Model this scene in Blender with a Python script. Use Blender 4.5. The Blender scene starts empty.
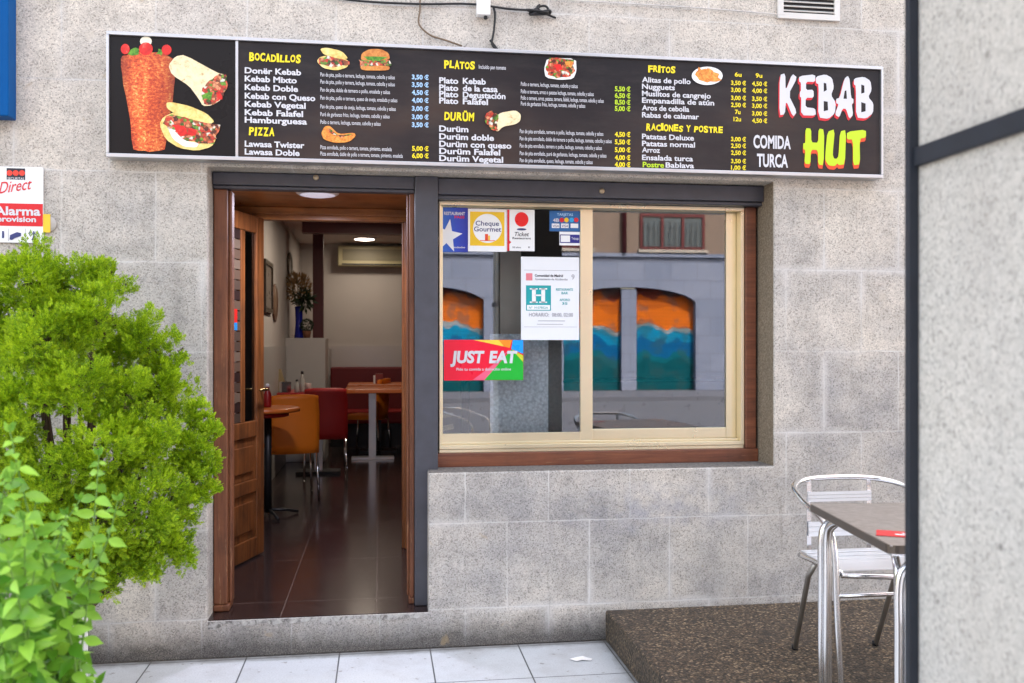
import bpy, bmesh, math, random
from mathutils import Vector, Matrix
from mathutils.geometry import tessellate_polygon
R = math.radians
SC = bpy.context.scene
COL = SC.collection
random.seed(7)

# ------------------------------------------------------------------ camera
F, YAW, CAMD, CAMH, YH = 920.0, R(8.18), 4.55, 1.5, 344.5
cam_d = bpy.data.cameras.new('camera'); cam = bpy.data.objects.new('camera', cam_d); COL.objects.link(cam)
cam_d.sensor_width = 36; cam_d.lens = F / 1024 * 36; cam_d.shift_y = 3.0 / 1024
cam_d.clip_start = 0.05; cam_d.clip_end = 1000
cam.location = (0, -CAMD, CAMH); cam.rotation_euler = (R(90), 0, -YAW)
cam_d.dof.use_dof = True; cam_d.dof.focus_distance = 4.6; cam_d.dof.aperture_fstop = 3.4
SC.camera = cam

# ------------------------------------------------------------------ sky and sun
SUN_EL, SUN_AZ = R(54), R(24)       # azimuth measured clockwise from +y: high behind the shop, so the shopfront is in open shade
w = bpy.data.worlds.new('World'); SC.world = w; w.use_nodes = True
wn = w.node_tree.nodes; wl = w.node_tree.links
bg = wn['Background']; sky = wn.new('ShaderNodeTexSky'); sky.sky_type = 'NISHITA'; sky.sun_disc = False
sky.sun_elevation = SUN_EL; sky.sun_rotation = SUN_AZ; sky.air_density = 1.0; sky.dust_density = 4.0; sky.ozone_density = 1.0
wb = wn.new('ShaderNodeMix'); wb.data_type = 'RGBA'; wb.blend_type = 'MULTIPLY'; wb.inputs[0].default_value = 1; wb.inputs[7].default_value = (1.30, 1.03, .77, 1)
wl.new(sky.outputs[0], wb.inputs[6]); wl.new(wb.outputs[2], bg.inputs[0]); bg.inputs[1].default_value = 0.15
sd = bpy.data.lights.new('sun', 'SUN'); sun = bpy.data.objects.new('sun', sd); COL.objects.link(sun)
sd.energy = 2.8; sd.angle = R(.6); sd.color = (1, 0.94, 0.86)
sv = Vector((math.sin(SUN_AZ) * math.cos(SUN_EL), math.cos(SUN_AZ) * math.cos(SUN_EL), math.sin(SUN_EL)))
sun.rotation_euler = sv.to_track_quat('Z', 'Y').to_euler(); sun.location = (0, -4, 12)
SC.view_settings.view_transform = 'Standard'; SC.view_settings.look = 'None'
SC.view_settings.exposure = 3.15; SC.view_settings.gamma = 1; SC.view_settings.use_curve_mapping = False

# ------------------------------------------------------------------ measuring helpers (pixel of the photo -> point at a real depth)
_c, _s = math.cos(YAW), math.sin(YAW)
def at(u, v, Y):
    a = (u - 512) / F; b = (YH - v) / F
    t = (Y + CAMD) / (_c - a * _s)
    return Vector((t * (a * _c + _s), Y, CAMH + t * b))
def atz(u, v, Z):
    a = (u - 512) / F; b = (YH - v) / F
    t = (Z - CAMH) / b
    return Vector((t * (a * _c + _s), t * (_c - a * _s) - CAMD, Z))
def S(r, g, b):
    f = lambda x: (x / 255 / 12.92) if x / 255 <= .04045 else ((x / 255 + .055) / 1.055) ** 2.4
    return (f(r), f(g), f(b), 1)

# ------------------------------------------------------------------ object helpers
ORG = {}
def org(o):
    v = Vector((0, 0, 0))
    while o is not None:
        v = v + Vector(o.location); o = o.parent
    return v
def tag(o, label=None, cat=None, group=None, kind=None):
    if label: o['label'] = label
    if cat: o['category'] = cat
    if group: o['group'] = group
    if kind: o['kind'] = kind
    return o
def thing(name, label, cat, loc=(0, 0, 0), group=None):
    o = bpy.data.objects.new(name, None); o.empty_display_size = .1
    COL.objects.link(o); o.location = loc
    return tag(o, label, cat, group)
def obj(name, bm, m, parent=None, smooth=False, bevel=0, label=None):
    """link a bmesh (world coordinates) as ONE mesh object"""
    me = bpy.data.meshes.new(name)
    if isinstance(bm, bmesh.types.BMesh):
        bm.to_mesh(me); bm.free()
    else:
        me = bm; me.name = name
    o = bpy.data.objects.new(name, me); COL.objects.link(o)
    if parent is not None:
        me.transform(Matrix.Translation(-org(parent))); o.parent = parent
    if m is not None:
        me.materials.clear(); me.materials.append(m)
    if smooth:
        for p in me.polygons: p.use_smooth = True
    if bevel:
        b = o.modifiers.new('bevel', 'BEVEL'); b.width = bevel; b.segments = 2; b.limit_method = 'ANGLE'; b.angle_limit = R(50)
    if label: o['label'] = label
    return o
def copy_thing(t, loc, rz, label, group=None):
    r = t.copy(); COL.objects.link(r); r.location = loc; r.rotation_euler = (0, 0, rz); r['label'] = label
    if group: r['group'] = group
    for ch in list(t.children):
        c = ch.copy(); COL.objects.link(c); c.parent = r
        for g in ch.children:
            d = g.copy(); COL.objects.link(d); d.parent = c
    return r
BM = bmesh.new
def box(bm, x0, x1, y0, y1, z0, z1, M=None):
    vs = [bm.verts.new(M @ Vector(p) if M else p) for p in ((x0,y0,z0),(x1,y0,z0),(x1,y1,z0),(x0,y1,z0),(x0,y0,z1),(x1,y0,z1),(x1,y1,z1),(x0,y1,z1))]
    for f in ((3,2,1,0),(4,5,6,7),(0,1,5,4),(1,2,6,5),(2,3,7,6),(3,0,4,7)): bm.faces.new([vs[i] for i in f])
    return bm
def bx(*a): return box(BM(), *a)
def cat(pts, k=6):
    pts = [Vector(p) for p in pts]; out = []
    for i in range(len(pts) - 1):
        p0 = pts[max(i-1, 0)]; p1 = pts[i]; p2 = pts[i+1]; p3 = pts[min(i+2, len(pts)-1)]
        for j in range(k):
            t = j / k
            out.append(.5 * ((2*p1) + (p2-p0)*t + (2*p0-5*p1+4*p2-p3)*t*t + (3*p1-p0-3*p2+p3)*t**3))
    out.append(pts[-1]); return out
def tube(bm, pts, r, n=10, closed=False):
    pts = [Vector(p) for p in pts]; rings = []
    up = None
    N = len(pts)
    for i, p in enumerate(pts):
        a = pts[(i-1) % N] if (closed or i > 0) else pts[i]
        b = pts[(i+1) % N] if (closed or i < N-1) else pts[i]
        d = (b - a).normalized()
        if up is None:
            up = Vector((0, 0, 1)) if abs(d.z) < .9 else Vector((1, 0, 0))
        x = d.cross(up)
        if x.length < 1e-5: x = d.cross(Vector((0, 1, 0)))
        x.normalize(); up = x.cross(d).normalized()
        rr = r[i] if isinstance(r, (list, tuple)) else r
        rings.append([bm.verts.new(p + (x*math.cos(q) + up*math.sin(q)) * rr) for q in [2*math.pi*k/n for k in range(n)]])
    L = N if closed else N - 1
    for i in range(L):
        A, B = rings[i], rings[(i+1) % N]
        for k in range(n): bm.faces.new((A[k], A[(k+1) % n], B[(k+1) % n], B[k]))
    if not closed:
        bm.faces.new(list(reversed(rings[0]))); bm.faces.new(rings[-1])
    return bm
def lathe(bm, prof, c=(0, 0, 0), n=20, axis='z'):
    """prof: list of (radius, height)"""
    c = Vector(c); rings = []
    for r, h in prof:
        ring = []
        for k in range(n):
            q = 2*math.pi*k/n; x, y = r*math.cos(q), r*math.sin(q)
            p = (x, y, h) if axis == 'z' else ((x, h, y) if axis == 'y' else (h, x, y))
            ring.append(bm.verts.new(c + Vector(p)))
        rings.append(ring)
    for A, B in zip(rings, rings[1:]):
        for k in range(n):
            bm.faces.new((A[k], A[(k+1) % n], B[(k+1) % n], B[k]))
    bm.faces.new(list(reversed(rings[0]))); bm.faces.new(rings[-1])
    bmesh.ops.recalc_face_normals(bm, faces=bm.faces[:])
    return bm
def flat(bm, loops, y=None):
    """filled polygon (with holes) of 3-D points lying in a plane y = const; faces -y"""
    loops = [[Vector(p) for p in l] for l in loops]
    flatv = [p for l in loops for p in l]
    vs = [bm.verts.new(p) for p in flatv]
    for t in tessellate_polygon([[Vector((p.x, p.z, 0)) for p in l] for l in loops]):
        a, b, c = (flatv[i] for i in t)
        n = (b - a).cross(c - a)
        t = t if n.y < 0 else tuple(reversed(t))
        try: bm.faces.new([vs[i] for i in t])
        except ValueError: pass
    return bm
def disc(bm, c, rx, rz, y, n=28, a0=0):
    return flat(bm, [[(c[0] + rx*math.cos(2*math.pi*k/n), y, c[2] + rz*math.sin(2*math.pi*k/n)) for k in range(n)]])
def rect(bm, x0, x1, z0, z1, y):
    return flat(bm, [[(x0,y,z0),(x1,y,z0),(x1,y,z1),(x0,y,z1)]])
def prect(bm, u0, v0, u1, v1, y):
    a = at(u0, (v0+v1)/2, y); b = at(u1, (v0+v1)/2, y); t = at((u0+u1)/2, v0, y); d = at((u0+u1)/2, v1, y)
    return rect(bm, a.x, b.x, d.z, t.z, y)

# ------------------------------------------------------------------ lettering
def glyphs(s, bold=0.0, shear=0.0, space=1.0):
    cu = bpy.data.curves.new('lettering', 'FONT'); cu.body = s; cu.size = 1; cu.offset = bold; cu.shear = shear
    cu.space_character = space; cu.resolution_u = 3
    o = bpy.data.objects.new('lettering', cu)
    me = bpy.data.meshes.new_from_object(o)
    bpy.data.objects.remove(o)
    return me
_me = glyphs('H'); CAP = max(v.co.y for v in _me.vertices); bpy.data.meshes.remove(_me)
def write(bm, s, x0, x1, z, cap, y, bold=.0, shear=0., space=1., align=None):
    """append one line of lettering facing -y, fitted between x0 and x1 (x1 None: natural width), baseline z"""
    me = glyphs(s, bold, shear, space)
    if not me.vertices: return bm
    xs = [v.co.x for v in me.vertices]; lo, hi = min(xs), max(xs)
    sz = cap / CAP
    if x1 is None:
        sx = sz
        if align == 'c': x0 = x0 - (hi - lo) * sx / 2
    else: sx = (x1 - x0) / (hi - lo)
    me.transform(Matrix(((sx, 0, 0, x0 - lo*sx), (0, 0, 1, y), (0, sz, 0, z), (0, 0, 0, 1))))
    n0 = len(bm.faces); bm.from_mesh(me); bpy.data.meshes.remove(me)
    bm.faces.ensure_lookup_table()
    for f in bm.faces[n0:]:
        f.normal_update()
        if f.normal.y > 0: f.normal_flip()
    return bm
def pwrite(bm, s, u0, u1, v, cappx, y, **k):
    """the same, placed on the plane y from where the line starts, ends and has its baseline in the photo"""
    a = at(u0, v, y); b = at(u1, v, y)
    c = at(u0, v - cappx, y)
    return write(bm, s, a.x, b.x, a.z, c.z - a.z, y, **k)

# ------------------------------------------------------------------ materials
MATS = {}
class NT:
    def __init__(s, name):
        m = bpy.data.materials.new(name); m.use_nodes = True; s.m = m; s.t = m.node_tree
        s.b = s.t.nodes['Principled BSDF']; s.out = s.t.nodes['Material Output']
    def n(s, typ, **kw):
        x = s.t.nodes.new(typ)
        for k, v in kw.items():
            if k in x.inputs: x.inputs[k].default_value = v
            else: setattr(x, k, v)
        return x
    def l(s, a, b): s.t.links.new(a, b)
    def noise(s, vec, scale, detail=3, rough=.6, dist=0.):
        x = s.n('ShaderNodeTexNoise'); x.inputs['Scale'].default_value = scale; x.inputs['Detail'].default_value = detail
        x.inputs['Roughness'].default_value = rough; x.inputs['Distortion'].default_value = dist
        if vec is not None: s.l(vec, x.inputs['Vector'])
        return x.outputs['Fac']
    def ramp(s, fac, stops, interp='LINEAR'):
        x = s.n('ShaderNodeValToRGB'); x.color_ramp.interpolation = interp
        e = x.color_ramp.elements
        while len(e) < len(stops): e.new(.5)
        for el, (p, c) in zip(e, stops):
            el.position = p; el.color = c if len(c) == 4 else (*c, 1)
        s.l(fac, x.inputs[0]); return x.outputs[0]
    def mix(s, fac, a, b, mode='MIX'):
        x = s.n('ShaderNodeMix'); x.data_type = 'RGBA'; x.blend_type = mode
        for sock, val in ((x.inputs[0], fac), (x.inputs[6], a), (x.inputs[7], b)):
            if isinstance(val, (int, float)): sock.default_value = val
            elif isinstance(val, tuple): sock.default_value = val
            else: s.l(val, sock)
        return x.outputs[2]
    def math(s, op, a, b=None, c=None, clamp=False):
        x = s.n('ShaderNodeMath', operation=op); x.use_clamp = clamp
        for i, v in enumerate((a, b, c)):
            if v is None: continue
            if isinstance(v, (int, float)): x.inputs[i].default_value = v
            else: s.l(v, x.inputs[i])
        return x.outputs[0]
    def pos(s): return s.n('ShaderNodeNewGeometry').outputs['Position']
    def objc(s): return s.n('ShaderNodeTexCoord').outputs['Object']
    def xyz(s, v):
        x = s.n('ShaderNodeSeparateXYZ'); s.l(v, x.inputs[0]); return x.outputs
    def comb(s, a, b, c=0.):
        x = s.n('ShaderNodeCombineXYZ')
        for i, v in enumerate((a, b, c)):
            if isinstance(v, (int, float)): x.inputs[i].default_value = v
            else: s.l(v, x.inputs[i])
        return x.outputs[0]
    def bump(s, h, strength=.3, dist=.01):
        x = s.n('ShaderNodeBump'); x.inputs['Strength'].default_value = strength; x.inputs['Distance'].default_value = dist
        s.l(h, x.inputs['Height']); s.l(x.outputs[0], s.b.inputs['Normal'])
    def col(s, c):
        if isinstance(c, tuple): s.b.inputs['Base Color'].default_value = c
        else: s.l(c, s.b.inputs['Base Color'])
    def set(s, rough=None, metal=None, spec=None, **k):
        if rough is not None:
            if isinstance(rough, (int, float)): s.b.inputs['Roughness'].default_value = rough
            else: s.l(rough, s.b.inputs['Roughness'])
        if metal is not None: s.b.inputs['Metallic'].default_value = metal
        if spec is not None: s.b.inputs['Specular IOR Level'].default_value = spec
        return s.m
W1 = (1, 1, 1, 1); K0 = (0, 0, 0, 1)
def plain(name, c, rough=.5, metal=0., var=.12, scale=9., spec=.4):
    """plain coloured material with a little procedural wear in colour and gloss"""
    if name in MATS: return MATS[name]
    t = NT(name); v = t.objc()
    n = t.noise(v, scale, 4, .6)
    f = t.math('MULTIPLY_ADD', n, 2*var, 1-var)
    t.col(t.mix(1., c, t.comb(f, f, f), 'MULTIPLY'))
    t.set(t.math('MULTIPLY_ADD', n, .2, rough-.1, clamp=True), metal, spec)
    MATS[name] = t.m; return t.m

def m_granite(name, base, warm, blocks=True, grime=True, scale=1., contrast=1., patchy=1.):
    t = NT(name); p = t.pos(); X, Y, Z = t.xyz(p)
    fine = t.noise(p, 170*scale, 2, .8)
    mid = t.noise(p, 75*scale, 3, .8)
    big = t.noise(p, 2.3, 4, .6)
    big2 = t.noise(p, 0.9, 3, .55)
    c = t.mix(t.ramp(big, [(.35, K0), (.68, W1)]), base, warm)
    up = t.math('MULTIPLY_ADD', Z, .55, -.60, clamp=True)
    c = t.mix(t.math('MULTIPLY', up, .65), c, warm)
    k = contrast*.55
    gv = t.n('ShaderNodeTexVoronoi'); gv.inputs['Scale'].default_value = 190*scale; t.l(p, gv.inputs['Vector'])
    gs = t.n('ShaderNodeSeparateColor'); t.l(gv.outputs['Color'], gs.inputs[0])
    sp = t.ramp(gs.outputs[0], [(0., (1-.78*k,)*3), (.07, (1-.55*k,)*3), (.16, (1-.28*k,)*3), (.34, (1-.08*k,)*3), (.60, (1+.06*k,)*3), (.84, (1+.22*k,)*3)], 'CONSTANT')
    c = t.mix(1., c, sp, 'MULTIPLY')
    sp1 = t.ramp(fine, [(.32, (1-.30*k,)*3), (.5, (1.,)*3), (.70, (1+.15*k,)*3)])
    c = t.mix(1., c, sp1, 'MULTIPLY')
    sp2 = t.ramp(mid, [(.30, (1-.42*k,)*3), (.42, (1-.05*k,)*3), (.58, (1.,)*3), (.75, (1+.14*k,)*3)])
    c = t.mix(1., c, sp2, 'MULTIPLY')
    patch = t.noise(p, 7., 5, .7)
    c = t.mix(1., c, t.ramp(patch, [(.32, (1-.20*patchy,)*3), (.5, (1.,)*3), (.68, (1+.10*patchy,)*3)]), 'MULTIPLY')
    # dark pits
    vo = t.n('ShaderNodeTexVoronoi'); vo.inputs['Scale'].default_value = 24*scale; t.l(p, vo.inputs['Vector'])
    pit = t.ramp(vo.outputs['Distance'], [(.07, W1), (.14, K0)])
    sel = t.ramp(t.noise(p, 11, 2), [(.55, K0), (.62, W1)])
    c = t.mix(t.math('MULTIPLY', t.math('MULTIPLY', pit, sel), .6), c, (.06, .055, .05, 1))
    # soft washed stains
    c = t.mix(t.math('MULTIPLY', t.ramp(big2, [(.5, K0), (.72, W1)]), .22), c, (.30, .285, .27, 1))
    st = t.noise(t.comb(t.math('MULTIPLY', X, 7.), t.math('MULTIPLY', Y, 7.), t.math('MULTIPLY', Z, .8)), 1.3, 4, .65)
    c = t.mix(t.math('MULTIPLY', t.ramp(st, [(.56, K0), (.74, W1)]), .20), c, (.24, .225, .21, 1))
    hgt = t.math('ADD', t.math('MULTIPLY', fine, .6), t.math('MULTIPLY', mid, .5))
    if blocks:
        br = t.n('ShaderNodeTexBrick'); br.offset = .5; br.offset_frequency = 2; br.squash = 1
        wob = t.math('MULTIPLY_ADD', t.noise(p, 6, 2), .012, -.006)
        t.l(t.comb(t.math('ADD', X, wob), t.math('ADD', t.math('ADD', Z, -.19), wob)), br.inputs['Vector'])
        for k2, v2 in (('Scale', 1.), ('Mortar Size', .006), ('Mortar Smooth', .9), ('Brick Width', .42), ('Row Height', .425), ('Bias', 0.)):
            br.inputs[k2].default_value = v2
        br.inputs['Color1'].default_value = (.93, .93, .935, 1); br.inputs['Color2'].default_value = (1.06, 1.045, 1.02, 1)
        br.inputs['Mortar'].default_value = W1
        c = t.mix(1., c, br.outputs['Color'], 'MULTIPLY')
        worn = t.ramp(t.noise(p, 3.1, 4, .65), [(.36, (.08,)*3), (.60, (.72,)*3)])
        c = t.mix(t.math('MULTIPLY', br.outputs['Fac'], worn), c, (.60, .585, .56, 1))
        # white lime smear hugging some joints
        br2 = t.n('ShaderNodeTexBrick'); br2.offset = .5; br2.offset_frequency = 2
        t.l(t.comb(X, t.math('ADD', Z, -.19)), br2.inputs['Vector'])
        for k2, v2 in (('Scale', 1.), ('Mortar Size', .035), ('Mortar Smooth', 1.), ('Brick Width', .42), ('Row Height', .425)):
            br2.inputs[k2].default_value = v2
        sm = t.ramp(t.noise(p, 2.0, 3, .6), [(.47, K0), (.64, W1)])
        c = t.mix(t.math('MULTIPLY', t.math('MULTIPLY', br2.outputs['Fac'], sm), .5), c, (.62, .60, .58, 1))
        hgt = t.math('SUBTRACT', hgt, t.math('MULTIPLY', br.outputs['Fac'], .5))
    if grime:
        g = t.math('MULTIPLY_ADD', Z, -8.0, 1.30)
        g = t.math('ADD', g, t.math('MULTIPLY_ADD', t.noise(p, 4.5, 5, .7), 1.5, -.75), clamp=True)
        g = t.math('MULTIPLY', g, t.ramp(fine, [(.3, W1), (.75, (.6,)*3)]))
        c = t.mix(t.math('MULTIPLY', g, .95), c, (.038, .034, .032, 1))
        # faded blue paint, scrubbed off, right of the breast wall
        dx = t.math('DIVIDE', t.math('SUBTRACT', X, 1.42), .62); dz = t.math('DIVIDE', t.math('SUBTRACT', Z, .66), .15)
        e = t.math('SUBTRACT', 1., t.math('ADD', t.math('MULTIPLY', dx, dx), t.math('MULTIPLY', dz, dz)), clamp=True)
        e = t.math('MULTIPLY', e, t.ramp(t.noise(p, 6.5, 4, .65), [(.40, K0), (.62, W1)]))
        c = t.mix(t.math('MULTIPLY', e, .42), c, (.24, .26, .34, 1))
        dr = t.noise(t.comb(t.math('MULTIPLY', X, 22.), 0., t.math('MULTIPLY', Z, 1.3)), 1., 3, .7)
        c = t.mix(t.math('MULTIPLY', t.ramp(dr, [(.63, K0), (.72, W1)]), .32), c, (.17, .145, .12, 1))
        ru = t.noise(p, 5.2, 3, .75, .4)
        c = t.mix(t.math('MULTIPLY', t.ramp(ru, [(.68, K0), (.74, W1)]), .45), c, (.36, .26, .14, 1))
        # small pale plaster blobs and rust spots
        vb = t.n('ShaderNodeTexVoronoi'); vb.inputs['Scale'].default_value = 2.6; t.l(p, vb.inputs['Vector'])
        c = t.mix(t.math('MULTIPLY', t.ramp(vb.outputs['Distance'], [(.05, W1), (.075, K0)]), .5), c, (.52, .47, .40, 1))
    t.col(c); t.bump(hgt, .25, .004)
    return t.set(.85, 0, .25)

def m_wood(name, c1, c2, axis='z', rough=.38, worn=.0):
    t = NT(name); p = t.pos(); X, Y, Z = t.xyz(p)
    k = 26.
    if axis == 'z': v = t.comb(t.math('MULTIPLY', X, k), t.math('MULTIPLY', Y, k), t.math('MULTIPLY', Z, 1.6))
    else: v = t.comb(t.math('MULTIPLY', X, 1.6), t.math('MULTIPLY', Y, k), t.math('MULTIPLY', Z, k))
    g = t.noise(v, 1.5, 5, .65, .6)
    c = t.mix(t.ramp(g, [(.32, K0), (.66, W1)]), c1, c2)
    blot = t.noise(p, 5, 4, .6)
    c = t.mix(t.math('MULTIPLY', t.ramp(blot, [(.5, K0), (.75, W1)]), .45), c, (.03, .015, .01, 1))
    if worn:
        wz = t.math('MULTIPLY_ADD', Z, -1.1, 1.25)
        sc = t.ramp(t.math('ADD', t.noise(v, 4., 4, .75), t.math('MULTIPLY', wz, .05)), [(.62, K0), (.70, W1)])
        c = t.mix(t.math('MULTIPLY', sc, worn), c, (.36, .20, .10, 1))
    t.col(c); t.bump(g, .12, .002)
    return t.set(t.math('MULTIPLY_ADD', blot, .3, rough-.12), 0, .45)

def m_pavement():
    t = NT('pavement_tiles'); p = t.pos(); X, Y, Z = t.xyz(p)
    br = t.n('ShaderNodeTexBrick'); br.offset = 0.; br.squash = 1
    t.l(t.comb(t.math('ADD', X, -.245), t.math('ADD', Y, .465)), br.inputs['Vector'])
    for k, v in (('Scale', 1.), ('Mortar Size', .004), ('Mortar Smooth', .3), ('Brick Width', .438), ('Row Height', .438), ('Bias', 0.)): br.inputs[k].default_value = v
    br.inputs['Color1'].default_value = (.50, .53, .55, 1); br.inputs['Color2'].default_value = (.55, .575, .59, 1); br.inputs['Mortar'].default_value = (.07, .075, .08, 1)
    c = br.outputs['Color']
    fine = t.noise(p, 130, 3, .7)
    c = t.mix(1., c, t.ramp(fine, [(.3, (.82,)*3), (.5, (1.,)*3), (.72, (1.08,)*3)]), 'MULTIPLY')
    big = t.noise(p, 3.2, 5, .65)
    c = t.mix(t.math('MULTIPLY', t.ramp(big, [(.46, K0), (.72, W1)]), .42), c, (.30, .29, .28, 1))
    # dirt line along the foot of the wall and the platform
    d = t.math('ADD', t.math('MULTIPLY_ADD', Y, 14., 1.), t.math('MULTIPLY_ADD', t.noise(p, 9, 4, .7), 1.6, -.8), clamp=True)
    c = t.mix(t.math('MULTIPLY', d, .8), c, (.13, .115, .10, 1))
    e = t.math('ADD', t.math('MULTIPLY_ADD', X, 18., -19.6), t.math('MULTIPLY_ADD', t.noise(p, 11, 4, .7), 1.6, -.8), clamp=True)
    c = t.mix(t.math('MULTIPLY', e, .75), c, (.10, .09, .075, 1))
    e2 = t.math('ADD', t.math('MULTIPLY_ADD', X, -7., -10.2), t.math('MULTIPLY_ADD', t.noise(p, 9, 4, .7), 2., -1.), clamp=True)
    c = t.mix(t.math('MULTIPLY', e2, .6), c, (.20, .14, .10, 1))
    sp = t.noise(p, 26, 2, .5)
    c = t.mix(t.math('MULTIPLY', t.ramp(sp, [(.68, K0), (.72, W1)]), .55), c, (.14, .12, .10, 1))
    t.col(c); t.bump(t.math('SUBTRACT', fine, t.math('MULTIPLY', br.outputs['Fac'], 3.)), .15, .003)
    return t.set(t.math('MULTIPLY_ADD', big, .3, .35), 0, .35)

def m_aggregate():
    t = NT('exposed_aggregate'); p = t.pos(); X, Y, Z = t.xyz(p)
    vo = t.n('ShaderNodeTexVoronoi'); vo.inputs['Scale'].default_value = 96; t.l(p, vo.inputs['Vector'])
    sc = t.n('ShaderNodeSeparateColor'); t.l(vo.outputs['Color'], sc.inputs[0])
    c = t.ramp(sc.outputs[0], [(0., (.06, .048, .037)), (.30, (.10, .078, .056)), (.50, (.14, .098, .062)), (.66, (.185, .135, .085)), (.80, (.05, .042, .035)), (.91, (.32, .24, .155))], 'CONSTANT')
    edge = t.ramp(vo.outputs['Distance'], [(.35, (1.,)*3), (.72, (.45,)*3)])
    c = t.mix(1., c, edge, 'MULTIPLY')
    big = t.noise(p, 2.6, 5, .65)
    c = t.mix(t.math('MULTIPLY', t.ramp(big, [(.45, K0), (.65, W1)]), .45), c, (.045, .038, .032, 1))
    c = t.mix(1., c, t.ramp(t.noise(p, 200, 2), [(.3, (.7,)*3), (.7, (1.25,)*3)]), 'MULTIPLY')
    t.col(c); t.bump(t.math('MULTIPLY', vo.outputs['Distance'], -1.), .5, .006)
    return t.set(.75, 0, .3)

def m_floor_tile():
    t = NT('dark_floor_tiles'); p = t.pos(); X, Y, Z = t.xyz(p)
    br = t.n('ShaderNodeTexBrick'); br.offset = 0.
    t.l(t.comb(t.math('ADD', X, .016), t.math('ADD', Y, -.28)), br.inputs['Vector'])
    for k, v in (('Scale', 1.), ('Mortar Size', .0035), ('Mortar Smooth', .2), ('Brick Width', .46), ('Row Height', .92)): br.inputs[k].default_value = v
    br.inputs['Color1'].default_value = (.026, .016, .015, 1); br.inputs['Color2'].default_value = (.034, .021, .019, 1); br.inputs['Mortar'].default_value = (.10, .075, .065, 1)
    n = t.noise(p, 7, 5, .6)
    c = t.mix(1., br.outputs['Color'], t.ramp(n, [(.3, (.85,)*3), (.7, (1.15,)*3)]), 'MULTIPLY')
    t.col(c); t.bump(t.math('MULTIPLY', br.outputs['Fac'], -1.), .25, .002)
    return t.set(t.math('MULTIPLY_ADD', n, .08, .14), 0, .30)

def m_glass(name, refl=.16, tint=(.90, .94, .96, 1)):
    t = NT(name); t.t.nodes.remove(t.b)
    tr = t.n('ShaderNodeBsdfTransparent'); tr.inputs[0].default_value = tint
    gl = t.n('ShaderNodeBsdfGlossy'); gl.inputs['Roughness'].default_value = 0.0; gl.inputs['Color'].default_value = (.97, .98, 1., 1)
    bp = t.n('ShaderNodeBump'); bp.inputs['Strength'].default_value = .02; bp.inputs['Distance'].default_value = .004
    t.l(t.noise(t.objc(), 2.2, 1, .4), bp.inputs['Height']); t.l(bp.outputs[0], gl.inputs['Normal'])
    fr = t.n('ShaderNodeFresnel'); fr.inputs['IOR'].default_value = 1.5
    f = t.math('ADD', fr.outputs[0], refl - .04, clamp=True)
    mx = t.n('ShaderNodeMixShader'); t.l(f, mx.inputs[0]); t.l(tr.outputs[0], mx.inputs[1]); t.l(gl.outputs[0], mx.inputs[2])
    t.l(mx.outputs[0], t.out.inputs[0]); return t.m

def m_leaf(name, c1, c2, trans, scale=14., rough=.5, tf=.35):
    t = NT(name); p = t.pos()
    n = t.noise(p, scale, 3, .6)
    isl = t.n('ShaderNodeNewGeometry').outputs['Random Per Island']
    c = t.mix(t.ramp(t.math('ADD', t.math('MULTIPLY', n, .55), t.math('MULTIPLY', isl, .45)), [(.28, K0), (.72, W1)]), c1, c2)
    t.col(c); t.set(rough, 0, .35)
    tl = t.n('ShaderNodeBsdfTranslucent'); t.l(t.mix(.5, c, trans), tl.inputs[0])
    mx = t.n('ShaderNodeMixShader'); mx.inputs[0].default_value = tf
    t.l(t.b.outputs[0], mx.inputs[1]); t.l(tl.outputs[0], mx.inputs[2]); t.l(mx.outputs[0], t.out.inputs[0])
    return t.m

def m_mottle(name, stops, scale=60., detail=3, dist=0.6, stretch=(1, 1, 1), rough=.3):
    t = NT(name); p = t.pos(); X, Y, Z = t.xyz(p)
    v = t.comb(t.math('MULTIPLY', X, stretch[0]), t.math('MULTIPLY', Y, stretch[1]), t.math('MULTIPLY', Z, stretch[2]))
    t.col(t.ramp(t.noise(v, scale, detail, .7, dist), stops)); return t.set(rough, 0, .4)

GRAN = m_granite('bush_hammered_granite', (.365, .350, .338, 1), (.595, .548, .485, 1))
GRAN_P = m_granite('pale_granite', (.455, .45, .43, 1), (.48, .465, .43, 1), blocks=False, grime=False, scale=.72, contrast=.66, patchy=.3)
STEEL = plain('painted_steel_grey', (.056, .057, .070, 1), .42, .0, .34, 11)
STEEL_N = plain('blue_grey_steel', (.020, .024, .032, 1), .5, .0, .35, 16, .25)
WOOD = m_wood('varnished_red_brown_wood', (.11, .036, .016, 1), (.22, .078, .032, 1), 'z', .52, .7)
WOODH = m_wood('varnished_wood_across', (.11, .034, .018, 1), (.21, .072, .034, 1), 'x', .35, .35)
WOOD_O = m_wood('orange_brown_wood', (.26, .095, .022, 1), (.46, .19, .05, 1), 'x', .3, .0)
WOOD_D = m_wood('door_wood', (.10, .034, .010, 1), (.27, .095, .026, 1), 'z', .35, .45)
GOLD = plain('champagne_aluminium', (.76, .66, .45, 1), .30, .75, .06, 4)
ALU = plain('polished_aluminium', (.80, .81, .83, 1), .20, 1., .06, 12)
ALU_F = plain('brushed_frame_aluminium', (.50, .51, .53, 1), .36, .85, .06, 6)
CHROME = plain('chrome', (.75, .75, .77, 1), .12, 1., .04, 8)
WHITE = plain('white_paint', (.78, .78, .77, 1), .5, 0, .05, 6)
PAPER = plain('white_print_paper', (.80, .81, .82, 1), .45, 0, .02, 5)
BLACK = plain('black_plastic', (.012, .012, .013, 1), .45, 0, .2, 20)
GLASS = m_glass('window_glass', .095)
GLASS_D = m_glass('door_glass', .06, (.62, .60, .56, 1))

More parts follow.
